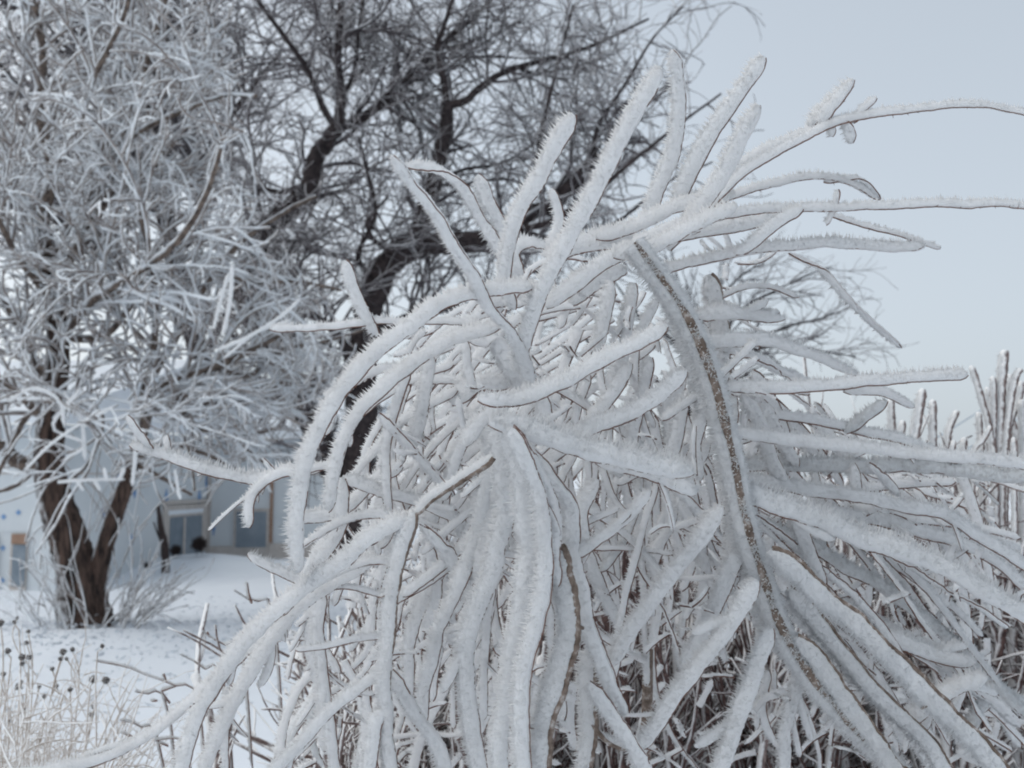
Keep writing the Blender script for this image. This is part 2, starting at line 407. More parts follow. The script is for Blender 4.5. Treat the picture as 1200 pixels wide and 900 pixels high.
def fallen_rime():
    rng = np.random.default_rng(8); n = 2600
    X = rng.uniform(-6.5, -.5, n); Y = rng.uniform(6.5, 13, n)
    k = n // 2; X[:k] = -4.0 + rng.normal(size=k) * 1.3; Y[:k] = 9.6 + rng.normal(size=k) * .8
    p = np.stack([X, Y, ground_z(X, Y) + .004], -1); d = unit(rng.normal(size=(n, 3)) * np.array([1, 1, .25]))
    v, t = spikes(p, d, rng.uniform(.02, .07, n), rng.uniform(.006, .014, n), rng)
    o = mesh_obj('fallen_rime', v, [], t, M['snow']); o['kind'] = 'stuff'; o['label'] = 'bits of rime shaken from the tree, lying on the snow'; o['category'] = 'fallen rime'
fallen_rime()

def dead_post():
    d = 15.7; b = np.array([(194 - 600) / F * d, d, 0.])
    pts = P(np.array([194, 193, 188, 185.0]), np.array([676, 640, 615, 593.]), np.full(4, d))
    pp = catmull(pts, 14)[None]; rng = np.random.default_rng(5)
    r = np.interp(np.arange(14), [0, 5, 13], [5.5, 4.2, 2.2])[None] * d / F
    v, q, t = tubes(pp, r, 10, rng, 0.18)
    root = thing('dead_post', 'leaning dark broken stump of wood standing in the snow before the house window', 'post', b)
    mesh_obj('post', v, q, t, M['dark'], root)
    v, q, t = tubes(np.stack([catmull(P(np.array([191, 186, 180.]), np.array([640, 628, 612.]), np.full(3, d)), 6)]), np.linspace(1.6, .7, 6)[None] * d / F, 6, rng, .1)
    mesh_obj('side_branch', v, q, t, M['dark'], root)
dead_post()
def brush_ball(x, y, r, name, label, seed):
    rng = np.random.default_rng(seed)
    d = 16.9 if x > 200 else 15.6; b = np.array([(x - 600) / F * d, d, 0.]); b[2] = max(float(ground_z(b[0], b[1])), 1.5 + (560 - y - r) / F * d - .02); R = r * d / F
    root = thing(name, label, 'brush', b)
    n = 420
    p0 = unit(rng.normal(size=(n, 3))) * R * rng.uniform(.15, .6, (n, 1)) + np.array([b[0], b[1], b[2] + R * .95])
    dr = unit(p0 - np.array([b[0], b[1], b[2] + R * .3]) + rng.normal(size=(n, 3)) * R * .6)
    pts = np.stack([p0 + dr * R * t * .6 + rng.normal(size=(n, 3)) * R * .06 for t in np.linspace(0, 1, 5)], 1)
    v, q, t = tubes(pts, np.full((n, 5), R * .04) * np.linspace(1, .3, 5), 4)
    o = mesh_obj('twigs', v, q, t, M['dark'], root); o['kind'] = 'stuff'
brush_ball(237, 636, 11, 'round_bush', 'small round dark bush at the foot of the house window frame', 11)
brush_ball(210, 647, 8, 'low_brush', 'low dark brush heap half buried under the house window', 12)
brush_ball(178, 660, 5, 'snow_tuft', 'tiny dark tuft poking out of the snow left of the leaning stump', 13)

# ------------------------------------------------------------------ trees
def grow(p0, d0, L, K, rng, wander, grav, up=None):
    N = len(p0); out_ = np.empty((N, K, 3)); out_[:, 0] = p0; d = d0.copy()
    bend = unit(rng.normal(size=(N, 3))) * wander * 0.6
    for k in range(1, K):
        d = unit(d + bend + rng.normal(size=(N, 3)) * wander * 0.5 + np.array([0, 0, grav]))
        out_[:, k] = out_[:, k - 1] + d * (L / (K - 1))[:, None]
    return out_
def spawn(par, parR, count, rng, Lr, angle, rr, tmin=0.15, tmax=1.0, flat=0.7, bias=None, weights=None, minr=0.0):
    """children of polylines par [N,K,3]"""
    N, K, _ = par.shape
    L = np.linalg.norm(np.diff(par, axis=1), axis=2).sum(1)
    w_ = L if weights is None else weights
    i = rng.choice(N, count, p=w_ / w_.sum())
    t = rng.uniform(tmin, tmax, count) * (K - 1.001); k = t.astype(int); f = (t - k)[:, None]
    p = par[i, k] * (1 - f) + par[i, k + 1] * f
    td = unit(par[i, k + 1] - par[i, k])
    r = parR[i, k] * (1 - f[:, 0]) + parR[i, k + 1] * f[:, 0]
    pr = rng.normal(size=(count, 3)); pr[:, 1] *= flat
    pr = unit(pr - (pr * td).sum(1, keepdims=True) * td)
    a = rng.uniform(angle[0], angle[1], count)[:, None]
    d = np.cos(a) * td + np.sin(a) * pr
    if bias is not None: d = d + np.array(bias)
    d = unit(d)
    LL = rng.uniform(Lr[0], Lr[1], count) * (0.6 + 0.4 * np.minimum(1, L[i] / np.median(L)))
    return p, d, LL, np.maximum(r * rr, minr)
def limbs_px(limbs, dbase, K=16):
    Ps, Rs = [], []
    for pts, r0, r1 in limbs:
        a = np.array([(p[0], p[1], (p[2] if len(p) > 2 else 0)) for p in pts], float)
        w3 = P(a[:, 0], a[:, 1], dbase + a[:, 2])
        Ps.append(catmull(w3, K)); Rs.append(np.linspace(r0, r1, K) * dbase / F)
    return np.array(Ps), np.array(Rs)
def limb_parts(root, Ps, Rs, names, mat, rng, sides=12, jit=0.1):
    for k in range(len(Ps)):
        K2 = 40; pp = catmull(Ps[k], K2); rr = np.interp(np.linspace(0, 1, K2), np.linspace(0, 1, len(Rs[k])), Rs[k])
        pp = pp + rng.normal(size=pp.shape) * (rr * 0.07)[:, None]
        v, q, t = tubes(pp[None], rr[None], sides, rng, jit)
        mesh_obj(names[k], v, q, t, mat, root)
def crown(root, name, Ps, Rs, levels, mat, rng, px, jit=0.12, keep=None):
    """levels: list of dicts; every level grows on the one before"""
    par, pr = Ps, Rs
    acc = Acc(); pool = [(Ps, Rs)]
    for lv in levels:
        p, d, L, r = spawn(par, pr, lv['n'], rng, lv['L'], lv['ang'], lv['rr'], lv.get('t0', .15), lv.get('t1', 1.), lv.get('flat', .8), lv.get('bias'), None, lv['rmin'] * px)
        r = np.minimum(r, lv['rmax'] * px)
        K = lv['K']
        pts = grow(p, d, L, K, rng, lv['w'], lv['g'])
        if keep is not None:
            e = pts[:, -1] - CAM; z = e @ FWD; k_ = keep(600 + F * e[:, 0] / z, 450 - F * (e @ UPV) / z, rng)
            pts, r = pts[k_], r[k_]
        R = r[:, None] * np.linspace(1, lv.get('taper', .45), K)[None]
        v, q, t = tubes(pts, R, lv.get('s', 4), rng, jit)
        acc.add(v, q, t)
        par, pr = pts, R
    o = acc.build(name, mat, root); o['kind'] = 'stuff'
    return o

# --- dark bare tree in the middle distance
def dark_tree():
    rng = np.random.default_rng(21); D = 15.0; px = D / F
    base = ground_at(405, 678)
    D = base[1] * math.cos(PITCH) + (0 - 1.5) * math.sin(PITCH); px = D / F
    L = [
        ([(400, 680), (412, 620), (418, 560), (424, 500), (424, 440), (428, 395), (440, 340), (462, 300), (482, 288)], 17, 15),   # trunk
        ([(482, 288), (520, 284), (560, 283), (590, 268), (625, 248), (650, 240), (668, 215), (692, 190, .3), (715, 175, .5), (735, 140, .6)], 13, 2.5),
        ([(478, 292), (492, 262), (505, 225), (514, 185), (522, 150), (524, 122)], 10, 6.5),
        ([(524, 124), (545, 118), (560, 105, .2), (590, 85, .4), (632, 72, .6), (690, 55, .9), (760, 22, 1.2)], 4.2, 1.3),
        ([(524, 124), (520, 95), (512, 60), (522, 25, -.3), (540, -30, -.5)], 4, 1.6),
        ([(410, 600), (388, 548), (372, 510), (345, 460), (310, 400), (292, 360), (288, 328)], 13, 12),
        ([(288, 332), (300, 290), (312, 268), (338, 246), (362, 220), (366, 195), (378, 172), (396, 150), (400, 140)], 12.5, 8),
        ([(398, 148), (425, 138), (445, 122), (470, 98, .3), (500, 70, .5), (530, 42, .7), (570, 5, 1), (600, -40, 1.2)], 5.5, 1.6),
        ([(398, 142), (400, 110), (396, 75), (398, 35, -.2), (402, -30, -.3)], 6, 2.5),
        ([(392, 148), (378, 125), (362, 85, -.3), (335, 45, -.6), (305, 5, -.8), (280, -30, -.9)], 3.6, 1.8),
        ([(398, 120), (415, 85, .2), (420, 40, .3), (428, -20, .4)], 3.0, 1.5),
        ([(362, 215), (330, 225, -.4), (305, 222, -.6), (285, 240, -1)], 3.2, 1.2),
        ([(640, 240), (628, 210, -.2), (632, 170, -.4), (640, 130, -.5), (655, 70, -.6), (672, 5, -.8)], 3, 1.1),
        ([(650, 240), (690, 205, .3), (700, 150, .5), (735, 95, .7), (765, 45, .9), (800, 8, 1.2)], 3, 1.0),
        ([(590, 270), (640, 262, -.5), (690, 230, -.8), (740, 190, -1), (790, 150, -1.2), (845, 110, -1.3)], 3.4, 1.0),
        ([(600, 268), (660, 280, .5), (720, 262, .7), (780, 215, .9), (835, 190, 1.1)], 3, 1.0),
        ([(430, 400), (470, 375, .5), (510, 362, .8), (550, 360, 1.2), (590, 372, 1.4)], 6, 2),
        ([(424, 470), (408, 420, -.3), (400, 398, -.5), (372, 372, -.9), (340, 350, -1.2)], 6, 2.2),
        ([(418, 560), (436, 548, .3), (462, 546, .5), (500, 555, .8)], 6, 2.5),
        ([(500, 240), (500, 222, .2), (540, 200, .6), (590, 190, 1.0), (640, 160, 1.3)], 2.6, 1.0),
        ([(440, 330), (420, 300, -.4), (440, 250, -.8), (430, 200, -1.0), (420, 160, -1.2)], 3.2, 1.2),
        ([(482, 288), (450, 290, -.6), (430, 262, -.9), (455, 230, -1.1)], 3.5, 1.2),
    ]
    Ps, Rs = limbs_px(L, D); Rs = Rs * 1.12
    root = thing('dark_bare_tree', 'large bare tree with blackish trunk and crooked spreading limbs behind the frosted shrub', 'tree', base)
    names = ['trunk'] + ['limb'] * (len(L) - 1)
    limb_parts(root, Ps, Rs, names, M['dark_bark'], rng, 12, 0.14)
    Pc, Rc = Ps[1:], Rs[1:]
    lv = [dict(n=430, L=(.7, 2.1), ang=(.5, 1.2), rr=.5, K=12, w=.24, g=.05, bias=(0, .45, 0), rmin=1.0, rmax=3.2, s=5, taper=.5),
          dict(n=2000, L=(.45, 1.15), ang=(.4, 1.1), rr=.7, K=9, w=.30, g=.02, rmin=.62, rmax=1.2, s=4, taper=.6),
          dict(n=7500, L=(.2, .6), ang=(.4, 1.1), rr=.8, K=6, w=.34, g=.0, rmin=.48, rmax=.75, s=3, taper=.6)]
    def keep(x, y, rg):
        lim = np.interp(y, [-50, 0, 60, 120, 200, 260, 320], [720, 745, 800, 835, 800, 780, 700])
        return rg.uniform(size=len(x)) < np.where(x > lim + 25, .35, np.clip(1 - (x - 600) / 600, .62, 1))
    crown(root, 'twigs', Pc, Rc, lv, M['dark_twig'], rng, px, keep=keep)
dark_tree()

# --- second dark tree further left, mostly behind the frosted one
def dark_tree_left():
    rng = np.random.default_rng(23)
    base = ground_at(330, 634); D = base[1] * math.cos(PITCH) - 1.5 * math.sin(PITCH); px = D / F; q_ = D / 15
    L = [
        ([(330, 634), (305, 580), (262, 500), (236, 420), (215, 352), (203, 300)], 13, 9),
        ([(206, 310), (196, 260), (190, 200), (188, 150), (196, 95), (205, 40), (215, -40)], 8, 3.5),
        ([(203, 300), (232, 268), (240, 240), (236, 200), (262, 150), (290, 110), (330, 60)], 5.5, 2),
        ([(200, 275), (172, 215), (148, 148), (128, 110), (112, 75), (100, 25), (96, -40)], 6.5, 4.5),
        ([(128, 110), (95, 65), (60, 45), (28, 20), (-20, -20)], 3.4, 1.8),
        ([(150, 150), (110, 180), (75, 178), (30, 175), (-30, 150)], 3.6, 2),
        ([(215, 352), (160, 330), (110, 290), (50, 250), (-10, 235)], 5, 2),
        ([(190, 180), (175, 130), (160, 70), (165, 10), (170, -40)], 3.4, 1.8),
        ([(236, 420), (270, 360), (290, 300), (330, 250)], 4.4, 1.8),
        ([(100, 290), (60, 200), (20, 100), (-20, 60)], 3, 1.6),
    ]
    Ps, Rs = limbs_px(L, D); Rs = Rs * 1.2
    root = thing('dark_background_tree', 'dark bare tree whose limbs show through the rimed crown at upper left', 'tree', base)
    limb_parts(root, Ps, Rs, ['trunk'] + ['limb'] * (len(L) - 1), M['dark_bark'], rng, 10, 0.14)
    lv = [dict(n=240, L=(.8 * q_, 2.2 * q_), ang=(.5, 1.2), rr=.5, K=11, w=.28, g=.05, rmin=.9, rmax=2.2, s=5, taper=.5),
          dict(n=1300, L=(.5 * q_, 1.2 * q_), ang=(.4, 1.1), rr=.7, K=8, w=.30, g=.02, rmin=.65, rmax=1.2, s=4, taper=.6),
          dict(n=4200, L=(.22 * q_, .65 * q_), ang=(.4, 1.1), rr=.8, K=6, w=.34, g=.0, rmin=.5, rmax=.8, s=3, taper=.6)]
    crown(root, 'twigs', Ps[1:], Rs[1:], lv, M['dark_twig'], rng, px)
dark_tree_left()

# --- low far tree whose twigs fan out at the right of the shrub
def far_tree():
    rng = np.random.default_rng(25); D = 17.0; px = D / F
    base = ground_at(800, 664); D = base[1] * math.cos(PITCH) - 1.5 * math.sin(PITCH); px = D / F
    L = [
        ([(800, 666), (806, 600), (800, 540), (812, 480), (822, 440)], 8, 5),
        ([(822, 440), (850, 412), (885, 398), (925, 382), (960, 374), (985, 365)], 3.2, .9),
        ([(822, 440), (850, 425), (890, 408), (925, 405), (965, 412), (1003, 418)], 3, .8),
        ([(822, 440), (845, 395), (870, 362), (900, 345), (940, 325), (975, 312)], 3, .8),
        ([(822, 440), (830, 395), (845, 350), (870, 322), (895, 308)], 2.8, .8),
        ([(822, 440), (790, 400), (750, 370), (720, 330)], 3, 1),
        ([(822, 440), (810, 380), (790, 330), (780, 300)], 3, 1),
        ([(812, 480), (760, 440), (710, 420), (670, 380)], 3, 1),
        ([(812, 480), (850, 455), (890, 430), (915, 425)], 2.5, .8),
    ]
    Ps, Rs = limbs_px(L, D)
    root = thing('far_bare_tree', 'low distant bare tree, thin twigs fanning against the sky beyond the shrub', 'tree', base)
    limb_parts(root, Ps, Rs, ['trunk'] + ['limb'] * (len(L) - 1), M['dark_bark'], rng, 8, 0.1)
    lv = [dict(n=95, L=(.5, 1.2), ang=(.25, .7), rr=.6, K=9, w=.16, g=.03, rmin=.6, rmax=1.2, s=4, taper=.5),
          dict(n=420, L=(.25, .7), ang=(.3, .9), rr=.8, K=6, w=.22, g=.0, rmin=.48, rmax=.7, s=3, taper=.6)]
    crown(root, 'twigs', Ps[1:], Rs[1:], lv, M['dark_twig'], rng, px)
far_tree()

# --- rimed tree on the left
def rimed_tree():
    rng = np.random.default_rng(31)
    base = ground_at(98, 742); D = base[1] * math.cos(PITCH) - 1.5 * math.sin(PITCH); px = D / F
    tr = [
        ([(105, 752), (100, 715), (92, 670), (76, 620), (62, 575), (56, 535)], 28, 16),
        ([(56, 540), (58, 500), (62, 460), (67, 420), (66, 380), (60, 335), (56, 300)], 17, 9),
        ([(104, 735), (110, 690), (124, 635), (141, 585), (156, 540)], 11.5, 8),
        ([(152, 542), (166, 500), (176, 465), (196, 450), (250, 430), (310, 402), (345, 382)], 10, 2.6),
    ]
    L = [
        ([(56, 310), (50, 260), (60, 200), (45, 140), (50, 70), (40, 0), (45, -60)], 7, 3),
        ([(60, 335), (90, 290), (120, 240), (135, 180), (160, 120), (175, 60), (200, -20)], 6, 2.5),
        ([(62, 390), (95, 397), (125, 391), (142, 372), (158, 348), (175, 300), (215, 250)], 4.5, 1.8),
        ([(60, 440), (35, 425), (28, 395), (10, 360), (-10, 320)], 6, 3),
        ([(50, 550), (20, 540), (0, 522), (-30, 505)], 8, 5),
        ([(150, 548), (165, 470), (178, 420), (182, 360), (175, 300, -.5), (160, 240, -.8)], 5, 2),
        ([(176, 465), (215, 470, .3), (267, 474, .5), (317, 457, .7), (345, 430, .9)], 4, 1.6),
        ([(178, 440), (215, 380, .3), (250, 320, .5), (280, 285, .7), (330, 250, .9), (370, 230, 1)], 4.5, 2),
        ([(66, 400), (110, 350, -.6), (160, 320, -1), (210, 280, -1.4), (240, 230, -1.6), (262, 160, -1.8)], 5, 2),
        ([(60, 350), (20, 300, -.5), (-10, 240, -.8)], 4, 2),
        ([(135, 180), (170, 150, -.3), (215, 130, -.5), (262, 112, -.8), (300, 112, -1)], 3, 1.6),
        ([(60, 200), (90, 150, -.5), (110, 90, -.8), (140, 30, -1), (160, -30, -1.2)], 4, 2),
        ([(50, 260), (10, 190, .3), (-10, 110, .5)], 4, 2),
        ([(152, 540), (190, 560, .2), (225, 600 - 20, .3)], 3, 1.4),
        ([(120, 240), (160, 200, .5), (200, 170, .8), (235, 125, 1), (262, 112, 1.1)], 4, 1.8),
        ([(250, 430), (290, 440, .4), (330, 410, .7), (380, 400, .9), (430, 385, 1.1)], 3.2, 1.4),
        ([(250, 320), (300, 330, .4), (350, 330, .6), (400, 340, .8)], 3, 1.4),
        ([(196, 450), (230, 500, .4), (280, 510, .8), (330, 500, 1.0)], 3.6, 1.6),
        ([(60, 500), (20, 460, -.4), (-20, 430, -.6)], 5, 2),
        ([(0, 470, -.6), (60, 470, -1), (110, 500, -1.2), (130, 520, -1.2)], 3, 1.6),
        ([(196, 450), (235, 478, .2), (280, 520, .3), (318, 548, .4)], 3, 1.4),
        ([(152, 545), (190, 520, .1), (230, 528, .2), (275, 548, .3)], 3.2, 1.4),
        ([(60, 470), (30, 490, -.2), (10, 530, -.3), (-15, 580, -.3)], 3.6, 1.6),
        ([(58, 520), (30, 560, .2), (0, 575, .2), (-25, 570, .3)], 3.6, 1.6),
        ([(172, 480), (205, 500, -.4), (222, 535, -.6), (228, 575, -.7)], 2.6, 1.3),
        ([(56, 480), (90, 470, -.4), (120, 490, -.7), (105, 540, -.8), (85, 560, -.8)], 3, 1.6),
    ]
    root = thing('rimed_tree', 'twin-trunked tree at left with brown bark and a dense rime-white drooping crown', 'tree', base)
    Pt, Rt = limbs_px(tr, D); Pl, Rl = limbs_px(L, D); Rl = Rl * 1.25
    # root flare and bark ridges
    for k in range(4):
        K2 = 60; pp = catmull(Pt[k], K2); rr = np.interp(np.linspace(0, 1, K2), np.linspace(0, 1, 16), Rt[k])
        if k == 0: rr = rr * (1 + 0.25 * np.exp(-np.linspace(0, 8, K2)))
        S = 28; ridge = 1 + 0.10 * rng.uniform(-1, 1, S)[None, :] + 0.05 * rng.uniform(-1, 1, (K2, S))
        T, U, V = frames(pp[None]); a = np.arange(S) * 2 * np.pi / S
        v = pp[:, None] + (rr[:, None] * ridge)[..., None] * (np.cos(a)[None, :, None] * U[0][:, None] + np.sin(a)[None, :, None] * V[0][:, None])
        idx = np.arange(K2 * S).reshape(K2, S); j = np.roll(np.arange(S), -1)
        q = np.stack([idx[:-1], idx[:-1][:, j], idx[1:][:, j], idx[1:]], -1).reshape(-1, 4)
        mesh_obj('trunk' if k in (0, 2) else 'limb', v.reshape(-1, 3), q, [], M['tree_bark'] if k < 3 else M['bough_bark'], root)
    v, q, t = tubes(catmull(P(np.array([108, 128, 142.]), np.array([728, 738, 750.]), np.full(3, D - .2)), 12)[None], np.linspace(10, 3, 12)[None] * px, 10, rng, .2)
    mesh_obj('root', v, q, t, M['tree_bark'], root)
    limb_parts(root, Pl, Rl, ['bough'] * len(L), M['bough_bark'], rng, 8, 0.12)
    # crown
    Pa = np.concatenate([Pl, Pt[1:2], Pt[3:4]]); Ra = np.concatenate([Rl, Rt[1:2], Rt[3:4]])
    lv = [dict(n=300, L=(.6, 1.6), ang=(.35, .95), rr=.6, K=12, w=.12, g=-.015, rmin=1.8, rmax=3.2, s=6, taper=.6, bias=(0, .12, 0)),
          dict(n=1100, L=(.3, .95), ang=(.3, .9), rr=.85, K=9, w=.24, g=-.03, rmin=1.4, rmax=2.0, s=5, taper=.8),
          dict(n=3700, L=(.12, .42), ang=(.3, 1.0), rr=.9, K=6, w=.30, g=-.03, rmin=.95, rmax=1.5, s=4, taper=.75)]
    def keep(x, y, rg):
        lim = np.interp(y, [-50, 100, 200, 300, 350, 420, 500, 540, 560, 600], [250, 255, 265, 295, 365, 385, 370, 330, 320, 150])
        pr = np.clip(1 - (x - lim) / 60, .04, 1)
        pr = np.where((y > 535), np.clip(1 - (y - 550) / 50, .25, 1) * np.maximum(pr, .25), pr)
        pr = np.where((np.abs(x - 66) < 16) & (y > 370) & (y < 460), .4 * pr, pr)
        return rg.uniform(size=len(x)) < pr
    crown(root, 'rimed_twigs', Pa, Ra, lv, M['frost_twig'], rng, px, jit=.2, keep=keep)
    # drooping twig clusters hanging nearest the viewer, single twigs one can tell apart
    hang = [
        [(95, 455), (62, 500), (100, 520), (72, 540)], [(75, 460), (95, 490), (100, 540)], [(30, 550), (60, 520), (105, 490), (130, 480)],
        [(68, 565), (90, 563), (120, 562), (146, 562)], [(90, 563), (98, 575)], [(125, 562), (122, 548)], [(140, 562), (146, 548)], [(110, 562), (118, 575)],
        [(160, 505), (158, 540), (155, 570)], 
        [(250, 385), (262, 340), (268, 320)], [(262, 390), (270, 350), (272, 310)], 
        [(255, 410), (290, 395), (330, 370), (352, 350)], [(340, 375), (300, 390), (262, 420)], 
        
        
        [(10, 470), (40, 455), (70, 470), (75, 500)], [(205, 550), (210, 580)], [(208, 575), (212, 585)],
    ]
    px2 = (D - 1.3) / F
    for h in hang:
        a = np.array(h, float); n = 14
        pts = catmull(P(a[:, 0], a[:, 1], np.full(len(a), D - 1.3 - rng.uniform(0, .5))), n)
        v, q, t, tw = rime_body(pts, np.full(n, rng.uniform(3.2, 4.6) * px2), rng, density=.25, px=px2 * .8, aspect=.9)
        mesh_obj('rimed_twig', v, q, t, M['frost'], root)
    # shoots round the foot
    acc = Acc(); n = 75
    bx = rng.uniform(45, 165, n); b3 = P(bx, rng.uniform(735, 752, n), np.full(n, D) + rng.uniform(-.5, .35, n))
    lean = (bx - 105) / 60
    d = unit(np.stack([lean * 0.9 + rng.normal(size=n) * .25, rng.normal(size=n) * .3, np.ones(n)], -1))
    pts = grow(b3, d, rng.uniform(.35, 1.0, n), 9, rng, .12, -.02)
    v, q, t = tubes(pts, np.linspace(1.25, .6, 9)[None] * rng.uniform(.7, 1.4, (n, 1)) * px, 4, rng, .15); acc.add(v, q, t)
    p2, d2, l2, r2 = spawn(pts, np.full((n, 9), px), 120, rng, (.15, .5), (.3, .8), .8)
    v, q, t = tubes(grow(p2, d2, l2, 6, rng, .2, 0), np.full((120, 6), .8 * px), 3, rng, .1); acc.add(v, q, t)
    # shoots rising between the twin trunks
    n = 26; bx = rng.uniform(95, 165, n); b3 = P(bx, rng.uniform(600, 690, n), np.full(n, D) + rng.uniform(-.2, .5, n))
    d = unit(np.stack([rng.normal(size=n) * .2 + .1, rng.normal(size=n) * .3, np.ones(n)], -1))
    v, q, t = tubes(grow(b3, d, rng.uniform(.4, 1.2, n), 9, rng, .14, 0), np.full((n, 9), 1.0 * px), 4, rng, .15); acc.add(v, q, t)
    o = acc.build('foot_shoots', M['frost_twig'], root); o['kind'] = 'stuff'
rimed_tree()

# ------------------------------------------------------------------ clipped hedge behind the shrub
def stem_mesh(rng, h, r, kids, mat_i=0, px=0.0025):
    """one hedge stem, rooted at the origin, growing up to height h, with short side shoots; cut blunt at the top"""
    K = 14
    lean = rng.normal(size=2) * 0.10
    z = np.linspace(0, h, K)
    wob = np.cumsum(rng.normal(size=(K, 2)) * 0.012, 0)
    p = np.stack([z * lean[0] + wob[:, 0], z * lean[1] + wob[:, 1], z], -1)[None]
    R = np.linspace(r * 1.5, r, K)[None]
    acc = Acc(); v, q, t = tubes(p, R, 8, rng, .12); acc.add(v, q, t)
    pp, d, L, rr = spawn(p, R, kids, rng, (.10, .38), (.3, .9), .6, .35, .98, 1., (0, 0, .15), None, r * .5)
    k2 = grow(pp, d, L, 7, rng, .16, .08); R2 = rr[:, None] * np.linspace(1, .8, 7)
    v, q, t = tubes(k2, R2, 6, rng, .15); acc.add(v, q, t)
    pp, d, L, rr = spawn(k2, R2, kids * 2, rng, (.05, .18), (.3, 1.), .6, .1, 1., 1., (0, 0, .1), None, r * .28)
    v, q, t = tubes(grow(pp, d, L, 5, rng, .2, .03), rr[:, None] * np.linspace(1, .7, 5), 5, rng, .15); acc.add(v, q, t)
    return acc
def hedge():
    rng = np.random.default_rng(41)
    protos = {}
    for key, mat in (('light', M['hedge']), ('dark', M['hedge_dark'])):
        lst = []
        for k in range(10):
            a = stem_mesh(rng, 1.0, rng.uniform(.0055, .010), 9)
            o = a.build('stem', mat); lst.append(o.data); bpy.data.objects.remove(o)
        protos[key] = lst
    rows = [  # photo column, depth, photo row of the clipped top, label
        (1235, 2.9, 610, 'clipped hedge bush at the right edge, beneath the tallest upright stub'),
        (1130, 3.0, 612, 'clipped hedge bush under the cluster of upright frosted stubs'),
        (1030, 3.1, 614, 'clipped hedge bush below the long straight horizontal frosted rod'),
        (930, 3.0, 606, 'clipped hedge bush just right of the thick brown arching stem'),
        (830, 2.9, 612, 'clipped hedge bush behind the thick brown arching stem'),
        (735, 2.8, 640, 'clipped hedge bush behind the frosted rods right of the central trunk'),
        (640, 2.8, 665, 'clipped hedge bush behind the fat frosted central trunk'),
        (550, 2.7, 690, 'clipped hedge bush showing between the central trunk and the bare exposed twig'),
        (460, 2.7, 712, 'clipped hedge bush behind the bare brown exposed twig at lower left'),
        (375, 2.6, 755, 'low clipped hedge bush behind the big left-hand arching branches'),
        (300, 2.6, 815, 'lowest clipped hedge bush, leftmost, with small twigs above the snow'),
    ]
    for i, (x, d, y, lab) in enumerate(rows):
        c = P(x, 450, d); gx, gy = c[0], c[1]
        ztop = 1.5 + (560 - y) / F * gy
        root = thing('hedge_bush', lab, 'hedge bush', (gx, gy, 0), 'clipped hedge bushes standing in a row behind the shrub')
        n = 24 if x > 420 else 11
        for k in range(n):
            dx, dy = rng.uniform(-.17, .17), rng.uniform(-.3, .9 if x > 600 else .35)
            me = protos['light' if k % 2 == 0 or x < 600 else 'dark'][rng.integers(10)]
            o = bpy.data.objects.new('stem', me); C.objects.link(o); o.parent = root
            if x < 420: dx, dy = abs(dx) * .7, min(dy, .15)
            o.location = (dx, dy, 0)
            hh = ztop * (rng.uniform(.80, 1.03) if x > 480 else rng.uniform(.74, .92) if x > 420 else rng.uniform(.70, .93) if x > 320 else rng.uniform(.42, .56))
            o.scale = (rng.uniform(.9, 1.3), rng.uniform(.9, 1.3), hh)
            o.rotation_euler = (rng.uniform(-.10, .10), rng.uniform(-.14, .14) if x > 420 else rng.uniform(-.02, .10), rng.uniform(-.35, .35))
        # tangle of inner twigs
        m = 420 if x > 420 else 120
        px = gy / F
        p0 = np.stack([gx + (rng.uniform(-.2, .2, m) if x > 420 else rng.uniform(-.06, .2, m)), gy + rng.uniform(-.3, .9 if x > 600 else .3, m), rng.uniform(.15, ztop - (.12 if x > 420 else .22), m)], -1)
        dd = unit(np.stack([rng.normal(size=m) * .7, rng.normal(size=m) * .6, rng.uniform(-.2, 1., m)], -1))
        pts = grow(p0, dd, rng.uniform(.08, .32, m), 7, rng, .2, .02)
        v, q, t = tubes(pts, rng.uniform(1.0, 2.4, (m, 1)) * np.linspace(1, .6, 7)[None] * px, 5, rng, .15)
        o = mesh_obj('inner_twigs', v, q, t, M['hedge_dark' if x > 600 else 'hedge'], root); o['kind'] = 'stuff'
        if i in (0, 1, 2, 3):
            roots_hi.append(root)
    return
roots_hi = []
hedge()

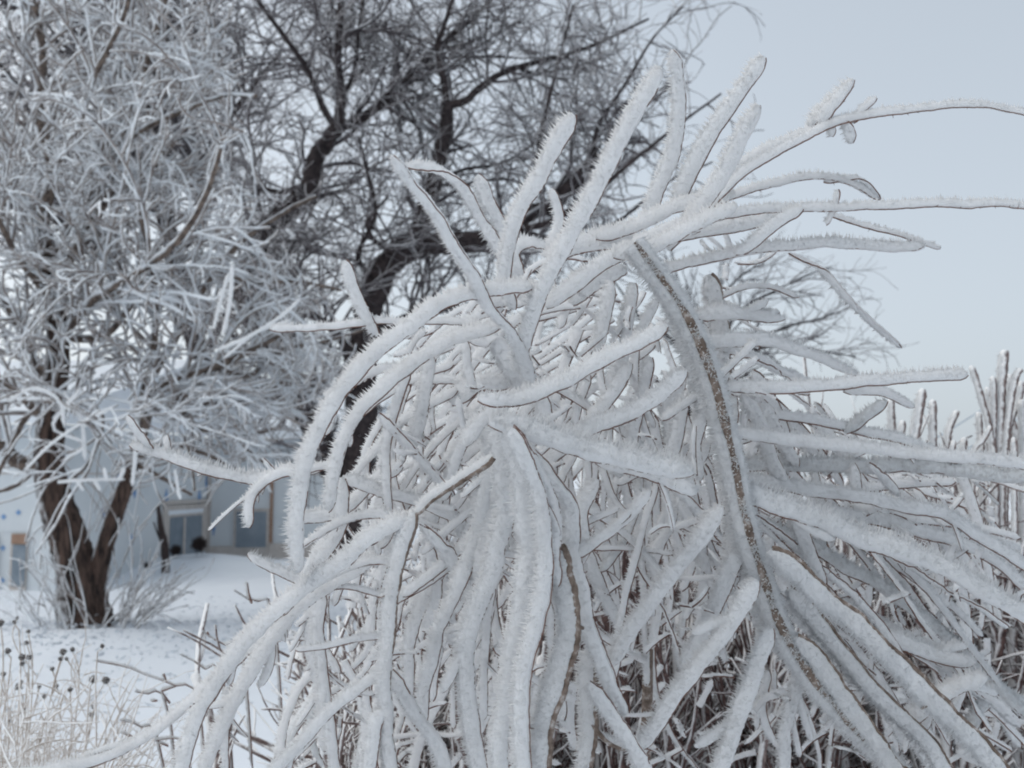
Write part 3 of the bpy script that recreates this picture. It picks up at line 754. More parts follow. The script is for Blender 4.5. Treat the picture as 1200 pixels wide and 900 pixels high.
def stubs():
    """upright rimed stubs standing above the hedge on the right"""
    rng = np.random.default_rng(43); D = 2.9; px = D / F
    S = [  # (x,y) base to tip, width px, owner
        ([(964, 560), (964, 520), (962, 480)], 10, 2), ([(905, 570), (898, 520), (888, 488)], 9, 3),
        ([(996, 590), (1000, 560), (1005, 540)], 9, 2), ([(1022, 580), (1026, 550), (1024, 540)], 8, 2),
        ([(1041, 580), (1045, 540), (1043, 468)], 8.5, 2), ([(1050, 580), (1054, 520), (1057, 494)], 8, 2),
        ([(1069, 590), (1070, 520), (1076, 480), (1080, 457)], 10.5, 1), ([(1092, 590), (1092, 520), (1092, 470)], 9, 1),
        ([(1104, 590), (1108, 520), (1114, 495), (1121, 482)], 8.5, 1), ([(1126, 580), (1126, 540), (1129, 514)], 8, 1),
        ([(1115, 590), (1115, 535), (1117, 517)], 7, 1),
        ([(1170, 580), (1170, 500), (1173, 440), (1176, 412)], 11, 0), ([(1166, 580), (1160, 510), (1150, 470), (1138, 430)], 7.5, 0),
        ([(1174, 560), (1182, 480), (1190, 440), (1196, 433)], 8, 0), ([(1172, 570), (1182, 500), (1193, 470), (1196, 448)], 7.5, 0),
        ([(1164, 580), (1160, 500), (1158, 470), (1156, 455)], 7, 0), ([(1168, 560), (1163, 520), (1164, 480), (1163, 442)], 7, 0),
        ([(1177, 570), (1184, 470), (1182, 440)], 8, 0), ([(1215, 580), (1198, 530), (1182, 485)], 7, 0),
        ([(1198, 600), (1198, 520), (1197, 470)], 10, 0), ([(1150, 580), (1148, 520), (1146, 484)], 7, 1),
        ([(1140, 535), (1152, 515), (1160, 500)], 6, 1), ([(1150, 520), (1158, 535), (1170, 560)], 6, 0), ([(1188, 560), (1188, 530), (1187, 514)], 7, 0),
        ([(1012, 560), (1022, 545), (1033, 536)], 6, 2), ([(985, 570), (975, 545), (972, 520)], 7, 2), ([(935, 575), (930, 540), (938, 505)], 8, 3), ([(925, 570), (915, 535), (918, 500)], 7, 3),
    ]
    for pts, wd, ow in S:
        a = np.array(pts, float); n = max(14, int(abs(a[0, 1] - a[-1, 1]) / 3))
        low = a[0].copy(); low[1] += 90
        a = np.vstack([low, a])
        dd = D + rng.uniform(-.25, .35); pxx = dd / F
        pp = catmull(P(a[:, 0], a[:, 1], np.full(len(a), dd)), n + 14)
        v, q, t, tw = rime_body(pp, np.full(len(pp), wd * .9 * pxx), rng, aspect=.8, density=.25, spike=.5, px=pxx * .8)
        root = roots_hi[ow]
        rr = np.full(len(tw), wd * .43 * pxx)
        v2, q2, t2 = tubes((tw + (pp - tw) * .50)[None], rr[None], 8, rng, .12)
        st = mesh_obj('stub', v2, q2, t2, M['hedge'], root)
        fr = mesh_obj('rime', v, q, t, M['frost_grey'], st)
stubs()

def wires():
    for k, ((x0, y0), (x1, y1)) in enumerate((((1040, 543), (1160, 472)), ((1125, 529), (1230, 464)))):
        D = 9.0
        a = P(np.array([x0 - 30, x1 + 30.]), np.array([y0 + 18, y1 - 18.]), np.array([D - .5, D + .5]))
        n = 12; pp = np.linspace(a[0], a[1], n); pp[:, 2] -= 0.03 * np.sin(np.linspace(0, np.pi, n))
        v, q, t = tubes(pp[None], np.full((1, n), .9 * D / F), 6)
        o = mesh_obj('wire', v, q, t, M['wire'])
        o['label'] = ['thin straight rimed wire slanting up behind the hedge stubs', 'thin straight rimed wire crossing behind the stub cluster at the right edge'][k]
        o['category'] = 'wire'; o['group'] = 'thin wires behind the hedge'
wires()

# ------------------------------------------------------------------ dried weeds at lower left
def weeds():
    rng = np.random.default_rng(51); D = 2.6; px = D / F
    W_ = [  # heads (x, y, r), fork, foot column, label
        ([(1, 730, 4)], (3, 790), 20, 'dried weed with one dark head at the left picture edge beside the tree foot'),
        ([(17, 729, 2.4), (20, 724, 1.8)], (24, 770), 30, 'thin dried weed with a tiny pair of heads left of the tree foot'),
        ([(33, 740, 2.4), (31, 753, 2.6)], (38, 800), 46, 'dried weed with two small heads one above the other, below the tree foot'),
        ([(9, 763, 3.4)], (10, 800), 5, 'dried weed with a single round head low at the left edge'),
        ([(26, 770, 3.8), (34, 770, 3.), (26, 778, 2.6)], (34, 805), 50, 'dried weed with a cluster of three dark heads'),
        ([(74, 764, 3.8), (71, 772, 2.8), (61, 784, 2.6)], (60, 815), 35, 'dried weed with three heads leaning left below the tree trunk'),
        ([(85, 761, 2.8), (78, 772, 2.2)], (92, 810), 102, 'tall dried weed with two small heads right of the trunk foot'),
        ([(4, 790, 3.)], (6, 830), 10, 'dried weed with one greyish head, leftmost and low'),
        ([(22, 805, 4.2), (25, 799, 2.4)], (28, 832), 48, 'dried weed with the biggest oval head on a brown stem'),
        ([(32, 791, 2.6), (46, 805, 2.2), (52, 816, 2.6)], (30, 850), 25, 'dried weed with three small widely spaced heads'),
        ([(66, 804, 2.6), (82, 808, 3.)], (84, 850), 100, 'dried weed with two grey heads among tan stalks'),
        ([(109, 796, 4.4), (124, 797, 4.2)], (103, 830), 102, 'dried weed with twin large heads standing clear against the snow'),
        ([(120, 757, 2.6)], (112, 790), 100, 'dried weed with one small pale head, rightmost and tall'),
        ([(110, 828, 3.), (107, 837, 3.)], (104, 862), 106, 'short dried weed with two touching heads against the snow'),
        ([(30, 832, 2.8), (12, 846, 2.8)], (32, 870), 60, 'dried weed with two low heads on a dark slanting stem'),
    ]
    for k, (heads, fork, fx, lab) in enumerate(W_):
        d = D + rng.uniform(-.4, .4); pxx = d / F
        foot = P(fx, 450, d); foot = np.array([foot[0], foot[1] , 0.0])
        fk = P(fork[0], fork[1], d)
        root = thing('dried_weed', lab, 'weed', foot, 'dried weeds with dark seed heads')
        mid = (foot + fk) / 2 + rng.normal(size=3) * .03
        pp = catmull(np.array([foot, mid, fk]), 18)
        main = P(heads[0][0], heads[0][1] + heads[0][2], d)
        pp = catmull(np.array([foot, mid, fk, main]), 26)
        v, q, t = tubes(pp[None], np.linspace(1.7, .9, 26)[None] * pxx, 6, rng, .15)
        mesh_obj('stem', v, q, t, M['straw'], root)
        for hi, (x, y, r) in enumerate(heads):
            c = P(x, y, d)
            if hi:
                b = catmull(np.array([fk, (fk + c) / 2 + rng.normal(size=3) * .006, c]), 10)
                v, q, t = tubes(b[None], np.full((1, 10), .8 * pxx), 5, rng, .12); mesh_obj('stem', v, q, t, M['straw'], root)
            # seed head: bristly ball
            ns = 150; dr = unit(rng.normal(size=(ns, 3))); R = r * pxx
            v, t = spikes(c + dr * R * .5, dr, R * rng.uniform(.4, 1.0, ns), np.full(ns, R * .16), rng)
            th = np.linspace(0, np.pi, 7)[1:-1]; ph = np.arange(8) * np.pi / 4
            sp = np.array([[np.sin(a) * np.cos(b_), np.sin(a) * np.sin(b_), np.cos(a) * 1.15] for a in th for b_ in ph]) * R * .8 + c
            idx = np.arange(40).reshape(5, 8); j = np.roll(np.arange(8), -1)
            q = np.stack([idx[:-1], idx[1:], idx[1:][:, j], idx[:-1][:, j]], -1).reshape(-1, 4)
            vv = np.vstack([sp, c + [0, 0, R * .92], c - [0, 0, R * .92]])
            tt = np.vstack([np.stack([idx[0], idx[0][j], np.full(8, 40)], -1), np.stack([idx[4], idx[4][j], np.full(8, 41)], -1), t + 42])
            mesh_obj('seed_head', np.vstack([vv, v]), q, tt, M['seed'], root)
    # dry grass and stalks between them
    acc = Acc(); n = 290
    bx = rng.uniform(-60, 150, n); d = rng.uniform(2.2, 3.2, n)
    foot = P(bx, np.full(n, 450.), d); foot[:, 2] = 0
    top = np.interp(bx, [-60, 40, 100, 135, 150], [745, 770, 800, 860, 890]) + rng.uniform(0, 110, n)
    zt = 1.5 + (560 - top) / F * foot[:, 1]
    dd = unit(np.stack([rng.normal(size=n) * .13, rng.normal(size=n) * .1, np.ones(n)], -1))
    pts = grow(foot, dd, np.maximum(zt, .3) * 1.0, 14, rng, .07, 0)
    v, q, t = tubes(pts, rng.uniform(.7, 1.7, (n, 1)) * np.linspace(1.2, .5, 14)[None] * (d / F)[:, None], 4, rng, .2); acc.add(v, q, t)
    p2, d2, l2, r2 = spawn(pts, np.full((n, 14), px), 1300, rng, (.05, .22), (.4, 1.4), .6, .5, 1., 1.)
    v, q, t = tubes(grow(p2, d2, l2, 7, rng, .22, -.06), rng.uniform(.55, 1.2, (1300, 1)) * np.linspace(1, .5, 7)[None] * px, 4, rng, .2); acc.add(v, q, t)
    o = acc.build('dry_grass', M['straw']); o['kind'] = 'stuff'; o['label'] = 'tangle of tan frosted grass stalks in the lower left corner'; o['category'] = 'grass'
weeds()

# small twigs standing out of the snow between the weeds and the shrub
def snow_twigs():
    rng = np.random.default_rng(53)
    sets = [
        ([[(113, 775), (150, 782), (180, 795), (207, 804)], [(207, 804), (190, 810)], [(190, 811), (199, 824)], [(196, 800), (192, 790)]], 'long thin bare twig arching over the snow with a forked end'),
        ([[(213, 768), (225, 774), (238, 783)]], 'short straight dark twig end above the snow, rimed on top'),
        ([[(238, 740), (247, 748), (260, 756)], [(246, 747), (243, 741)]], 'faint grey twig on the snow right of the tree'),
        ([[(276, 693), (290, 702), (296, 708)], [(290, 683), (292, 696), (295, 707)]], 'small forked twig against the snow beside the fuzzy rod'),
        ([[(142, 845), (152, 848), (162, 851)], [(143, 859), (155, 863)]], 'two tiny dark twig tips low in the snow'),
        ([[(160, 811), (172, 812)], [(178, 822), (184, 821)]], 'pair of dark buds on a rimed twig in the snow'),
        ([[(183, 868), (196, 865)], [(188, 871), (197, 874)]], 'small dark forked twig beneath the sweeping lower branch'),
    ]
    for lines, lab in sets:
        x, y = lines[0][0]
        d = 2.5; gp_ = P(lines[0][-1][0] + 12, 450, d)
        root = thing('snow_twig', lab, 'twig', (gp_[0], gp_[1], 0), 'thin twigs standing above the snow')
        for i, ln in enumerate(lines):
            a = np.array(ln, float); dd = np.full(len(a), d); w3 = P(a[:, 0], a[:, 1], dd)
            if i == 0: w3 = np.vstack([w3, w3[-1] + [.06, .02, -.10], np.array([w3[-1][0] + .12, w3[-1][1] + .05, 0.0])])
            pp = catmull(w3, 30 if i == 0 else 10)
            v, q, t = tubes(pp[None], np.linspace(.7, 1.3, len(pp))[None] * d / F, 6, rng, .12)
            mesh_obj('branch', v, q, t, M['twig'], root)
            m = 12 if i == 0 else 8
            v, q, t, _ = rime_body(pp[:m] if i == 0 else pp, np.full(m if i == 0 else 10, 3.2 * d / F), rng, density=.8, px=d / F * .7)
            mesh_obj('rime', v + WIND * 2.4 * d / F, q, t, M['frost_grey'], root)
snow_twigs()

# ------------------------------------------------------------------ the rimed shrub in front
SHRUB = thing('rimed_shrub', 'large arching shrub in front, every twig thickly coated in white feathery rime', 'shrub', (0.1, 1.75, 0))
def rod(pts, width, d=1.35, d2=None, tw=1.0, odir=None, aspect=.62, density=1., spike=1., seed=0, mat='frost', taper=1.0, tip=True, start_tip=True, stem='twig', drop=True, twfade=True, part='branch'):
    rng = np.random.default_rng(1000 + seed)
    a = np.array([(p[0], p[1]) for p in pts], float)
    d2 = d if d2 is None else d2
    seg = np.concatenate([[0], np.cumsum(np.linalg.norm(np.diff(a, axis=0), axis=1))]); tt = seg / seg[-1]
    dd = d + (d2 - d) * tt
    w3 = P(a[:, 0], a[:, 1], dd)
    n = max(8, int(seg[-1] / 3.2))
    path = catmull(w3, n)
    px = (d + d2) / 2 / F
    path = path + np.cumsum(rng.normal(size=path.shape), 0) * px * .14
    nk = max(2, int(seg[-1] / 38)); kx = np.linspace(0, n - 1, nk + 1)       # slight kinks at the nodes
    path = path + np.stack([np.interp(np.arange(n), kx, rng.normal(size=nk + 1)) for _ in range(3)], -1) * px * 1.6
    width = min(width, 24) * .80 + max(width - 24, 0) * .45; taper = taper * .88
    wd = np.interp(np.linspace(0, 1, n), [0, 1], [width, width * taper]) * px
    tp = tip and a[-1, 1] < 895 and -5 < a[-1, 0] < 1205
    v, q, t, twp = rime_body(path, wd, rng, odir, aspect, density, tp, spike, px, start_tip=start_tip)
    K = len(twp)
    tw = tw * (.8 if tw <= 1.2 else 1.0)
    tr = np.full(K, tw * px) * np.linspace(1.1, .75, K)
    twp = twp + np.cumsum(rng.normal(size=twp.shape), 0) * px * .10
    acc = Acc(); v2, q2, t2 = tubes(twp[None], tr[None], 7, rng, .15); acc.add(v2, q2, t2)
    # buds and short spurs along the twig
    nb = max(1, int(seg[-1] / 22)); i = rng.integers(1, K - 1, nb)
    bd = unit(np.gradient(twp, axis=0)[i] + rng.normal(size=(nb, 3)) * .7 * np.linalg.norm(np.gradient(twp, axis=0)[i], axis=1)[:, None])
    bv, bt = spikes(twp[i], bd, rng.uniform(2.5, 5.5, nb) * px, np.full(nb, tw * px * .9), rng); acc.add(bv, np.zeros((0, 4), int), bt)
    if a[-1, 1] >= 893 and drop:      # runs on down to its root below the picture
        e = twp[-1]; g = np.array([e[0] * .7 + SHRUB.location[0] * .3, 1.75 * .5 + e[1] * .5 + .1, -.02])
        pp = catmull(np.array([e, (e + g) / 2 + np.array([0, 0, -.05]), g]), 14)
        rr = max(tw, width * .35) * px
        v3, q3, t3 = tubes(pp[None], np.linspace(tw * px, rr, 14)[None], 7, rng, .1); acc.add(v3, q3, t3)
    NR = rime_body.N
    if seg[-1] > 90 and a[:, 1].mean() > 330 and width > 9 and not (a[:, 0].mean() > 900 and a[:, 1].mean() < 520) and seed < 3000:
        nf = rng.integers(0, 3)
        for _ in range(nf + int(seg[-1] / 45)):
            spur = _ >= nf
            i0 = rng.integers(int(K * .15), int(K * .8)); tg = unit(path[min(i0 + 3, K - 1)] - path[i0])
            sgn = rng.choice([-1, 1]); ax = np.array([0, -1., 0]); an = rng.uniform(.35, .8) * sgn
            tg = tg * math.cos(an) + np.cross(ax, tg) * math.sin(an); tg[1] += abs(rng.normal()) * .15; tg = unit(tg)
            if tg[2] > .6: continue
            Lf = (rng.uniform(width * .55, width * .55 + 13) if spur else rng.uniform(22, 75)) * px; m = max(6, int(Lf / px / 3.5)); cv = rng.normal() * .5
            fp = [path[i0]]; dr = tg
            for _k in range(m - 1):
                dr = unit(dr + np.cross(ax, dr) * cv / m + np.array([0, 0, -.25 / m])); fp.append(fp[-1] + dr * Lf / m)
            fw = width * (rng.uniform(.3, .5) if spur else rng.uniform(.38, .7)) * px
            fv, fq, ft, ftw = rime_body(np.array(fp), np.linspace(fw, fw * .75, m), rng, odir, aspect, density, True, spike, px)
            q = np.vstack([q, fq + len(v)]); t = np.vstack([t, ft + len(v)]); v = np.vstack([v, fv]); NR = np.vstack([NR, rime_body.N])
            w3_, wq, wt = tubes(ftw[None], np.linspace(tw * .8, tw * .45, m)[None] * px, 6, rng, .15); acc.add(w3_, wq, wt)
    br = acc.build(part, M[stem], SHRUB)
    fo = mesh_obj('rime', v, q, t, M[mat], br)
    return br
R_ = []   # hand placed rods: points, width, keywords
def r(pts, width, **k): R_.append((pts, width, k))
UPK = (0.1, 0.35, 1.0)
# upright rods at the top
r([(625, 455), (608, 410), (575, 358), (540, 300), (500, 238), (458, 183)], 25, d=1.30, d2=1.15, taper=.92)
r([(600, 360), (592, 320), (603, 262), (635, 198), (670, 132)], 25, d=1.38, d2=1.22)
r([(607, 440), (622, 375), (647, 315), (672, 268), (702, 212), (738, 148), (773, 80)], 29, d=1.30, d2=1.12, taper=.88)
r([(760, 260), (780, 205), (794, 150), (797, 100), (789, 58)], 23, d=1.45, d2=1.35)
r([(790, 240), (822, 180), (860, 118), (898, 66)], 25, d=1.42, d2=1.32, taper=.85)
r([(805, 265), (832, 225), (862, 180), (892, 123)], 27, d=1.36, d2=1.28, taper=.9)
r([(475, 190), (510, 195), (540, 215), (562, 250), (590, 300)], 19, d=1.5)
r([(560, 205), (572, 240), (590, 280), (600, 330)], 20, d=1.55)
r([(610, 330), (600, 300), (620, 285), (660, 300)], 22, d=1.45)
# right hand sprays against the sky
r([(800, 262), (845, 215), (890, 178), (945, 153), (975, 143)], 15, d=1.42, odir=UPK)
r([(820, 255), (860, 212), (905, 180), (955, 152), (1005, 137), (1080, 127), (1140, 124), (1215, 138)], 16, d=1.38, odir=UPK, taper=.75)
r([(962, 142), (978, 122), (1001, 95)], 24, d=1.38, taper=.5, spike=1.6)
r([(950, 150), (962, 130), (984, 110)], 20, d=1.40, taper=.6, spike=1.6)
r([(998, 140), (1012, 126), (1028, 111)], 12, d=1.38)
r([(972, 140), (974, 152), (973, 164)], 16, d=1.38, start_tip=True)
r([(988, 140), (997, 152), (1000, 167)], 17, d=1.38, start_tip=True)
r([(800, 262), (840, 238), (880, 222), (925, 209), (965, 208), (1000, 218), (1030, 234)], 14, d=1.45, odir=UPK)
r([(965, 210), (1005, 210), (1030, 232)], 9, d=1.45)
r([(740, 285), (800, 262), (865, 250), (930, 243), (1000, 243), (1060, 238), (1130, 237), (1215, 241)], 17, d=1.36, odir=UPK, taper=.75)
r([(982, 222), (976, 243), (969, 264)], 8, d=1.36)
r([(972, 250), (1010, 261), (1050, 273), (1102, 291)], 9, d=1.4, odir=UPK)
r([(770, 318), (830, 303), (885, 292), (950, 289), (1010, 291), (1086, 293)], 18, d=1.38, odir=UPK, spike=1.4)
r([(942, 243), (915, 260), (890, 280), (860, 300)], 19, d=1.34)
r([(760, 290), (810, 272), (860, 262), (915, 252)], 22, d=1.48, odir=UPK)
r([(700, 280), (740, 265), (800, 238), (862, 226)], 24, d=1.40, odir=UPK)
r([(720, 300), (770, 285), (820, 262), (865, 240)], 26, d=1.32, odir=UPK)
r([(925, 299), (962, 318), (1000, 354), (1030, 382), (1058, 407)], 12, d=1.45)
r([(840, 352), (868, 338), (900, 336), (932, 347)], 10, d=1.5, odir=UPK)
r([(815, 368), (850, 366), (885, 370), (918, 375)], 30, d=1.42, taper=.72)
r([(820, 402), (870, 400), (920, 405), (960, 420), (1003, 441)], 27, d=1.40, odir=UPK, taper=.5)
r([(835, 402), (890, 420), (930, 440), (950, 452)], 22, d=1.46)
r([(850, 455), (930, 452), (1010, 449), (1070, 442), (1137, 436)], 18, d=1.36, odir=UPK)
r([(990, 455), (1030, 460), (1055, 470), (1072, 478)], 15, d=1.42, odir=UPK)
r([(988, 508), (1010, 492), (1036, 470)], 17, d=1.5, mat='frost_grey')
r([(850, 508), (920, 516), (1000, 524), (1060, 533), (1130, 538), (1215, 545)], 20, d=1.36, odir=UPK)
r([(900, 484), (960, 492), (1020, 504), (1080, 522), (1125, 540)], 14, d=1.5, odir=UPK)
r([(860, 545), (930, 545), (1010, 548), (1090, 552), (1215, 560)], 22, d=1.5, odir=UPK, mat='frost_grey')
r([(860, 560), (950, 572), (1040, 590), (1120, 612), (1215, 668)], 20, d=1.42, odir=UPK)
r([(865, 575), (930, 596), (1000, 625), (1070, 652), (1130, 680), (1215, 732)], 38, d=1.30, odir=UPK, spike=1.2)
r([(880, 585), (960, 600), (1060, 615), (1150, 650), (1215, 700)], 18, d=1.55, odir=UPK)
r([(880, 610), (950, 640), (1020, 680), (1090, 730), (1150, 780), (1215, 850)], 20, d=1.5, odir=UPK, mat='frost_grey')
# main thick stem and what leaves it
r([(905, 645), (955, 690), (1015, 745), (1070, 800), (1130, 860), (1170, 905)], 32, d=1.26, tw=3.0, stem='stem', odir=(-.5, .2, -.6))
r([(925, 690), (970, 745), (1015, 800), (1075, 860), (1110, 905)], 26, d=1.30, odir=(-.6, .3, -.5), tw=1.8, stem='stem')
r([(930, 745), (960, 780), (1005, 835), (1045, 895), (1060, 905)], 30, d=1.28, tw=2.4, stem='stem', odir=(-.7, .2, -.5))
r([(960, 700), (1020, 740), (1080, 765), (1130, 800), (1200, 850)], 22, d=1.4)
r([(1000, 735), (1060, 755), (1110, 770), (1140, 775)], 26, d=1.35, odir=UPK, spike=1.5)
r([(1062, 850), (1095, 820), (1130, 800), (1160, 790)], 28, d=1.32, odir=UPK, spike=1.3)
r([(1085, 855), (1088, 830), (1090, 800)], 14, d=1.35)
r([(1110, 860), (1118, 830), (1132, 805)], 16, d=1.35)
r([(1130, 880), (1145, 840), (1165, 800)], 18, d=1.4, mat='frost_grey')
r([(1180, 905), (1150, 890), (1120, 880)], 22, d=1.3, odir=UPK)
r([(930, 595), (945, 635), (958, 665), (968, 692)], 20, d=1.34)
r([(938, 600), (946, 630), (952, 650)], 14, d=1.5)
# hanging rods, lower right of centre
r([(888, 680), (862, 725), (828, 770), (795, 815), (770, 850), (753, 880)], 25, d=1.24)
r([(868, 640), (850, 680), (832, 725), (812, 765), (800, 785)], 23, d=1.30)
r([(845, 595), (820, 630), (795, 662), (757, 712), (713, 780)], 24, d=1.28)
r([(905, 735), (888, 785), (868, 830), (848, 895), (845, 905)], 26, d=1.26)
r([(880, 660), (888, 700), (895, 745)], 22, d=1.30)
r([(945, 770), (930, 820), (922, 860), (918, 905)], 19, d=1.36)
r([(898, 785), (893, 830), (905, 860), (920, 880)], 13, d=1.5)
r([(690, 640), (702, 675), (718, 710), (735, 738)], 19, d=1.42)
r([(740, 600), (712, 622), (690, 636), (668, 642)], 10, d=1.22, stem='stem')
r([(668, 642), (700, 640), (740, 642), (790, 650)], 9, d=1.4)
r([(775, 560), (800, 580), (820, 600), (835, 620)], 18, d=1.35)
r([(762, 575), (735, 605), (700, 632), (672, 650)], 16, d=1.22)
r([(775, 690), (750, 720), (732, 750), (720, 765)], 12, d=1.5)
r([(870, 560), (862, 600), (858, 640), (852, 690)], 26, d=1.34)
r([(800, 440), (785, 480), (790, 520)], 22, d=1.45)
r([(830, 520), (808, 555), (800, 590), (812, 620)], 20, d=1.4)
# knob in the middle and the fat columns under it
r([(583, 488), (588, 540), (592, 600), (580, 660), (558, 715), (543, 780), (552, 840), (560, 905)], 33, d=1.24, aspect=.75)
r([(590, 490), (610, 560), (618, 630), (612, 700), (596, 780), (584, 850), (582, 905)], 32, d=1.18, aspect=.75)
r([(598, 500), (630, 580), (638, 650), (630, 720), (612, 790), (608, 850), (610, 905)], 27, d=1.14)
r([(586, 500), (574, 560), (562, 620), (540, 680), (520, 730), (500, 790), (492, 850)], 22, d=1.3)
r([(600, 500), (628, 545), (648, 590), (650, 640), (652, 690)], 30, d=1.15, tw=1.2)
r([(652, 640), (664, 700), (668, 745), (650, 800), (632, 850), (628, 905)], 38, d=1.16, tw=4.6, stem='stem', aspect=.75)
r([(600, 505), (640, 555), (668, 595), (672, 650), (684, 700), (690, 745), (712, 800), (735, 840)], 24, d=1.22)
r([(690, 800), (715, 832), (742, 870), (760, 905)], 28, d=1.2)
r([(690, 760), (690, 820), (688, 860), (684, 905)], 26, d=1.26, tw=4, stem='stem')
r([(575, 495), (610, 503), (655, 515), (705, 530), (760, 545), (812, 556)], 40, d=1.17, odir=(-.1, .3, 1), spike=1.5, taper=1.0, tw=.8, aspect=.8)
r([(700, 540), (760, 552), (800, 570), (815, 580)], 32, d=1.22, odir=(-.1, .3, 1), spike=1.4)
r([(562, 492), (575, 510), (580, 560), (572, 620), (560, 680)], 30, d=1.3)
r([(560, 470), (610, 468), (665, 445), (720, 415), (783, 385)], 25, d=1.22)
r([(660, 520), (700, 500), (735, 485), (770, 462), (805, 430)], 27, d=1.24)
r([(545, 520), (570, 490), (600, 470)], 22, d=1.28)
r([(640, 360), (690, 320), (730, 295), (745, 285)], 26, d=1.34)
r([(640, 300), (680, 285), (720, 282), (750, 292)], 40, d=1.42, odir=UPK)
r([(670, 360), (690, 340), (720, 320), (735, 318)], 24, d=1.45)
r([(560, 350), (600, 350), (640, 345)], 36, d=1.5)
r([(555, 400), (580, 400), (600, 430), (625, 470)], 40, d=1.42)
r([(530, 470), (560, 450), (600, 455)], 34, d=1.46)
r([(637, 460), (640, 490), (650, 520)], 24, d=1.36)
# big arcs to the left
r([(628, 335), (572, 340), (518, 358), (455, 403), (408, 452), (372, 508), (354, 565), (347, 620), (348, 672)], 26, d=1.26, d2=1.18)
r([(585, 385), (530, 398), (480, 428), (440, 465), (408, 512), (392, 560), (385, 600)], 22, d=1.3)
r([(470, 430), (430, 440), (395, 470), (380, 510)], 14, d=1.36)
r([(562, 380), (500, 378), (440, 378), (380, 382), (318, 388)], 12, d=1.32, tw=.8)
r([(445, 395), (428, 370), (412, 340), (400, 306)], 19, d=1.32)
r([(345, 545), (300, 560), (250, 551), (200, 535), (165, 525), (148, 522)], 18, d=1.4, odir=UPK, spike=1.6)
r([(178, 530), (165, 512), (150, 485)], 17, d=1.4)
r([(197, 530), (197, 520), (198, 510)], 14, d=1.42, spike=.6)
r([(400, 540), (350, 550), (315, 562), (293, 585), (290, 618)], 15, d=1.34, d2=1.28)
r([(322, 562), (316, 548), (310, 535)], 13, d=1.35)
r([(372, 694), (340, 675), (312, 662), (290, 650)], 15, d=1.3, odir=UPK, spike=1.6)
# lower left sweep
r([(478, 605), (430, 632), (395, 662), (340, 700), (292, 748), (252, 800), (225, 850), (207, 905)], 25, d=1.2)
r([(440, 650), (385, 685), (335, 728), (298, 778), (270, 830), (245, 885), (238, 905)], 23, d=1.26)
r([(340, 715), (290, 760), (235, 810), (180, 860), (120, 888), (40, 905), (-40, 912)], 17, d=1.3, odir=UPK)
r([(450, 788), (405, 815), (365, 855), (320, 905)], 17, d=1.22)
r([(377, 690), (374, 740), (380, 800), (386, 850), (392, 905)], 20, d=1.4)
r([(362, 690), (365, 750), (378, 820), (378, 880)], 18, d=1.45)
r([(268, 805), (264, 850), (262, 905)], 14, d=1.32)
r([(577, 538), (535, 561), (500, 582), (484, 600)], 15, d=1.2, tw=3.0, stem='stem')
r([(484, 598), (472, 630), (460, 680), (452, 740), (447, 790), (450, 840), (458, 905)], 24, d=1.2, tw=2.0, stem='stem', odir=(-1, .45, 0))
r([(468, 660), (435, 657), (402, 668), (362, 692), (330, 720)], 12, d=1.24, odir=UPK)
r([(462, 702), (430, 695), (400, 688), (375, 690)], 10, d=1.26, odir=UPK)
r([(456, 744), (420, 748), (385, 755), (345, 760)], 10, d=1.26, odir=UPK)
r([(480, 620), (445, 600), (400, 610), (350, 640)], 14, d=1.36, odir=UPK)
r([(455, 830), (440, 850), (434, 905)], 22, d=1.2)
r([(460, 790), (485, 835), (512, 870), (525, 905)], 24, d=1.24)
r([(495, 612), (522, 650), (548, 690), (560, 720)], 22, d=1.35)
r([(533, 600), (552, 640), (575, 680)], 20, d=1.4)
r([(500, 640), (515, 690), (500, 740)], 18, d=1.42)
r([(400, 560), (440, 570), (490, 590), (540, 612)], 18, d=1.4, odir=UPK)
r([(345, 610), (400, 600), (440, 560), (470, 545)], 20, d=1.44)
r([(400, 560), (396, 620), (372, 660)], 24, d=1.4)
# rods in the middle of the shrub
r([(505, 420), (498, 460), (490, 500), (478, 530)], 21, d=1.4)
r([(545, 400), (550, 430), (556, 460)], 15, d=1.42)
r([(445, 485), (475, 515), (500, 550), (530, 580)], 19, d=1.36)
r([(560, 483), (540, 520), (528, 560), (520, 590)], 18, d=1.36)
r([(715, 330), (708, 370), (700, 410)], 21, d=1.4)
r([(742, 330), (738, 365), (735, 400), (728, 440)], 19, d=1.42)
r([(770, 350), (755, 380), (745, 410)], 16, d=1.46)
r([(690, 435), (680, 470), (672, 500)], 12, d=1.45)
r([(740, 425), (718, 460), (690, 492)], 20, d=1.4)
r([(765, 420), (755, 460), (745, 500), (735, 540)], 18, d=1.42)
r([(800, 460), (795, 500), (785, 540)], 22, d=1.4)
r([(820, 480), (815, 520), (820, 560)], 18, d=1.36)
r([(790, 350), (805, 400), (822, 450), (835, 500)], 34, d=1.36, aspect=.8)
r([(870, 462), (890, 500), (905, 540), (920, 570)], 22, d=1.42)
r([(893, 470), (915, 510), (935, 545)], 20, d=1.48)
r([(1000, 540), (1004, 565), (1002, 585)], 16, d=1.46)
r([(1015, 540), (1035, 560), (1052, 582)], 14, d=1.46)
r([(830, 320), (840, 360), (848, 400), (850, 450)], 30, d=1.46, stem='stem', tw=2)
r([(520, 560), (505, 620), (520, 690), (535, 760)], 22, d=1.5)
r([(760, 640), (772, 700), (765, 760)], 14, d=1.55)
r([(640, 300), (655, 260), (648, 220)], 14, d=1.7)
r([(530, 640), (500, 700), (480, 760), (478, 820)], 20, d=1.46)
r([(700, 560), (680, 600), (690, 640)], 24, d=1.35)
r([(790, 570), (780, 620), (760, 660)], 18, d=1.42)
